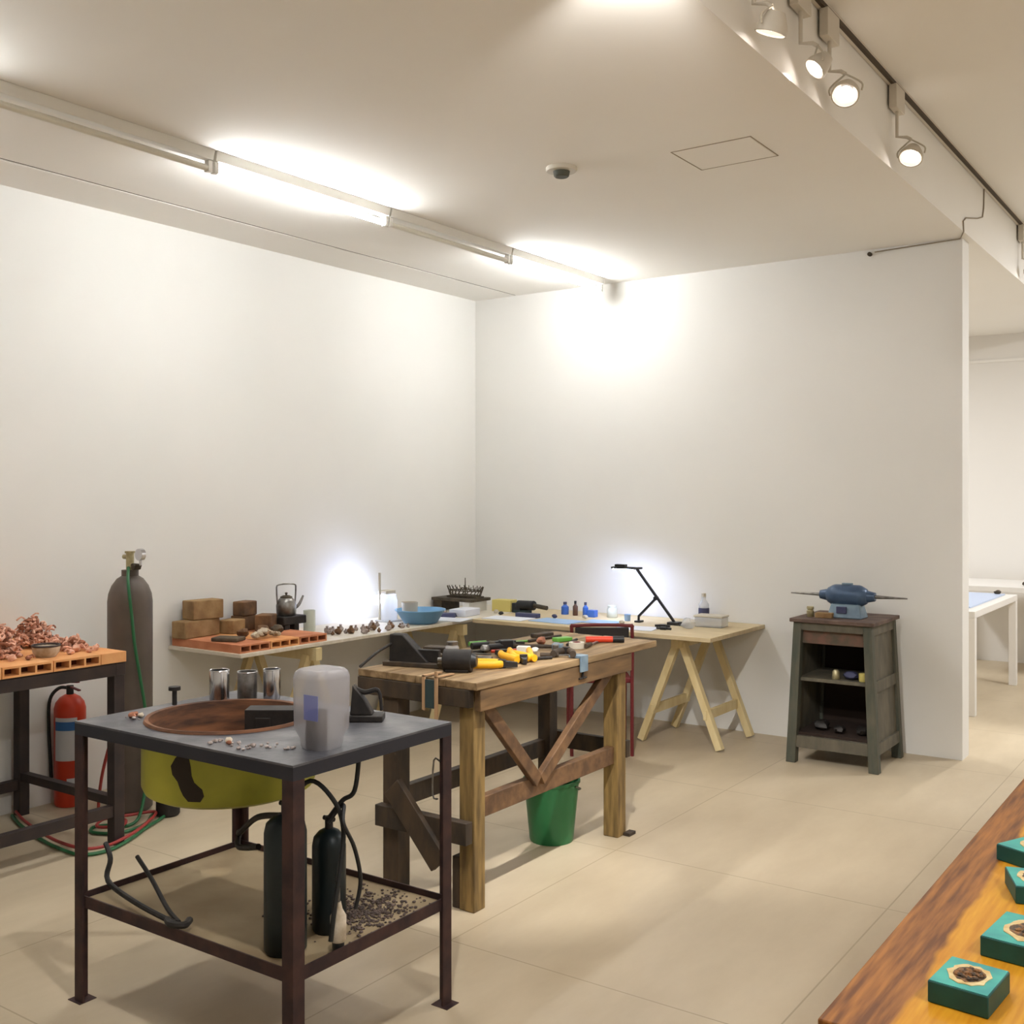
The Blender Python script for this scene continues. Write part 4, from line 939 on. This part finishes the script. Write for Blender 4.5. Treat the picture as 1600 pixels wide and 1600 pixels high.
gr = thing('bench_grinder', 'blue double-ended bench grinder with long tapered spindles on the cabinet', 'grinder', (-2.06, 6.45, .865))
obj('motor', MB().lathe([(.028, -.125), (.045, -.115), (.062, -.085), (.066, -.07), (.066, .07), (.062, .085), (.045, .115), (.028, .125)], 32, Matrix.Translation((0, 0, .132)) @ Matrix.Rotation(PI/2, 4, 'Y')), 'gblue', gr)
for s in (-1, 1):
    obj('end_cap', MB().cyl((s*.12, 0, .132), (s*.165, 0, .132), .036, .026), 'gblue', gr)
    obj('spindle', MB().cyl((s*.165, 0, .132), (s*.35, 0, .132), .011, .004), 'steel', gr)
obj('base', MB().hexa([(-.105,-.07,0),(.105,-.07,0),(.105,.07,0),(-.105,.07,0)], [(-.085,-.05,.085),(.085,-.05,.085),(.085,.05,.085),(-.085,.05,.085)]), 'gbase', gr, .008)
obj('switch', MB().box(-.045, .015, -.075, -.058, .03, .07), 'navy', gr, .003)
obj('terminal_box', MB().box(-.03, .03, -.015, .015, .195, .208), 'gbase', gr, .003)
solo('brass_pot', MB().lathe([(.02, 0), (.022, .004), (.022, .035), (.015, .04), (.022, .05), (.02, .062), (.001, .062)], 20, close=False), 'brass', 'small brass pot on the left corner of the cabinet top', 'pot', (-2.26, 6.37, .8655))
solo('wood_block', MB().box(-.05, .05, -.03, .03, 0, .03), 'fire', 'small brown block between the brass pot and the grinder', 'block', (-2.17, 6.36, .8655), .1, bevel=.003)
solo('yellow_tin', MB().lathe([(.022, 0), (.024, .004), (.024, .045), (.02, .048)], 18), 'yel_box', 'yellowish tin at the right of the cabinet shelf', 'tin', (-1.93, 6.33, .5105))
solo('brown_jar', MB().lathe([(.022, 0), (.024, .004), (.02, .045), (.012, .055)], 18), 'brass', 'dull brass jar in the middle of the cabinet shelf', 'jar', (-2.09, 6.33, .5105))
solo('rag', MB().rock((0, 0, .02), .05, .5, 12), 'navy', 'greyish crumpled rag between jar and tin on the cabinet shelf', 'rag', (-2.01, 6.36, .516))
for k, (x, y, r, lb) in enumerate([(-2.2, 6.40, .05, 'dark lump at the left of the cabinet bottom'), (-2.08, 6.36, .04, 'dark lump in the middle of the cabinet bottom'), (-1.95, 6.38, .045, 'dark lump at the right of the cabinet bottom')]):
    solo('iron_lump', MB().rock((0, 0, r*.6), r, .6, 400+k), 'black', lb, 'metal piece', (x, y, .184))

# ------------------------------------------------------------------ display plank with teal blocks
dt = thing('plank_table', 'polished two-tone wooden plank table at the lower right corner', 'table', (-.576, 1.655, 0))
obj('tabletop', MB().box(0, .95, 0, 3.2, .742, .78), 'slab', dt, .003)
for x in (.12, .83):
    for y in (.25, 2.95): obj('leg', MB().box(x-.03, x+.03, y-.03, y+.03, 0, .742), 'bench_dark', dt, .003)
def teal(x, y, rz, L, W, label, seed):
    t = thing('teal_block', label, 'painted block', (x, y, .7805), rz, 'teal blocks on the plank')
    H = .036
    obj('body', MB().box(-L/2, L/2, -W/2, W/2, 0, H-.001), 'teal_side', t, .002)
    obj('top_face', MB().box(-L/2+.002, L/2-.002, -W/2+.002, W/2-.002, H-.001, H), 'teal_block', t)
    rn = random.Random(seed); n = 22
    def blob(a, b, z0, z1, jit):
        return [(a*(1+rn.uniform(-jit, jit))*math.cos(2*PI*k/n), b*(1+rn.uniform(-jit, jit))*math.sin(2*PI*k/n)) for k in range(n)]
    obj('inlay', MB().prism(blob(L*.35, W*.36, 0, 0, .10), H, H+.0012), 'cream', t)
    g = MB().prism(blob(L*.25, W*.25, 0, 0, .12), H+.0012, H+.002)
    for k in range(26):
        a = rn.uniform(0, 2*PI); u = math.sqrt(rn.random())*.9
        g.rock((L*.24*u*math.cos(a), W*.24*u*math.sin(a), H+.003), rn.uniform(.003, .006), .7, k)
    obj('stone_chips', g, 'stone', t)
B = math.radians(-8)
teal(-.397, 1.866, math.radians(-5), .094, .118, 'teal block nearest the viewer with cream ring and dark stones', 1)
teal(-.345, 2.115, math.radians(-6), .13, .15, 'teal block second from the viewer, cut by the right picture edge', 2)
teal(-.385, 2.42, math.radians(20), .10, .12, 'teal block with pale patch right at the picture edge, third from the viewer', 3)
teal(-.40, 2.64, math.radians(-25), .15, .14, 'teal block farthest along the plank, left of the others', 4)

# ------------------------------------------------------------------ far gallery
def display_table(x, y, L, W, H, label):
    t = thing('display_table', label, 'display table', (x, y, 0), 0, 'white display tables in the far room')
    obj('tabletop', MB().box(-W/2, W/2, -L/2, L/2, H-.05, H), 'disp_w', t, .003)
    for sx in (-1, 1):
        for sy in (-1, 1):
            obj('leg', MB().box(sx*(W/2-.03)-.03, sx*(W/2-.03)+.03, sy*(L/2-.03)-.03, sy*(L/2-.03)+.03, 0, H-.05), 'disp_w', t, .003)
    return t
DH = .76
display_table(-2.18, 9.08, 1.62, .92, DH, 'white display table just beyond the partition wall end')
display_table(-1.75, 10.6, .9, 1.5, .80, 'white display table against the far wall at the right picture edge')
solo('reflection_sheet', MB().box(-.2, .2, -.62, .68, 0, .01), 'refl_b', 'pale blue sheet standing in for a reflection on the nearer white display table', 'sheet', (-2.0, 9.12, DH+.0005))  # flat sheet, its blue stands in for a reflection on the tabletop
for k, (x, y, lb) in enumerate([(-1.85, 8.42, 'tiny dark object at the near edge of the display table'), (-2.3, 8.7, 'tiny dark object on the display table beside the wall end'), (-1.85, 9.75, 'tiny dark object at the far right corner of the display table')]):
    solo('exhibit', MB().rock((0, 0, .022), .03, .7, 500+k), 'iron', lb, 'exhibit', (x, y, DH))
for k, (x, y, lb) in enumerate([(-1.72, 10.3, 'small dark exhibit on the far display table, leftmost'), (-1.5, 10.5, 'small dark exhibit on the far display table, middle'), (-1.25, 10.3, 'small dark exhibit on the far display table, rightmost')]):
    solo('exhibit', MB().rock((0, 0, .025), .035, .7, 520+k), 'iron', lb, 'exhibit', (x, y, .80))

# ------------------------------------------------------------------ camera, world, view
cam = bpy.data.cameras.new('camera'); co = bpy.data.objects.new('camera', cam); C.objects.link(co)
co.location = (0, 0, 1.6); co.rotation_euler = (PI/2, 0, 0.611405)
cam.sensor_width = 36; cam.sensor_fit = 'HORIZONTAL'; cam.lens = 1680.97/1600*36; cam.shift_y = -26.2/1600
cam.clip_start = .05
S.camera = co
w = bpy.data.worlds.new('world'); S.world = w; w.use_nodes = True
w.node_tree.nodes['Background'].inputs[0].default_value = (.9, .85, .78, 1); w.node_tree.nodes['Background'].inputs[1].default_value = .2
S.view_settings.view_transform = 'Standard'; S.view_settings.look = 'None'; S.view_settings.gamma = 1; S.view_settings.exposure = .72
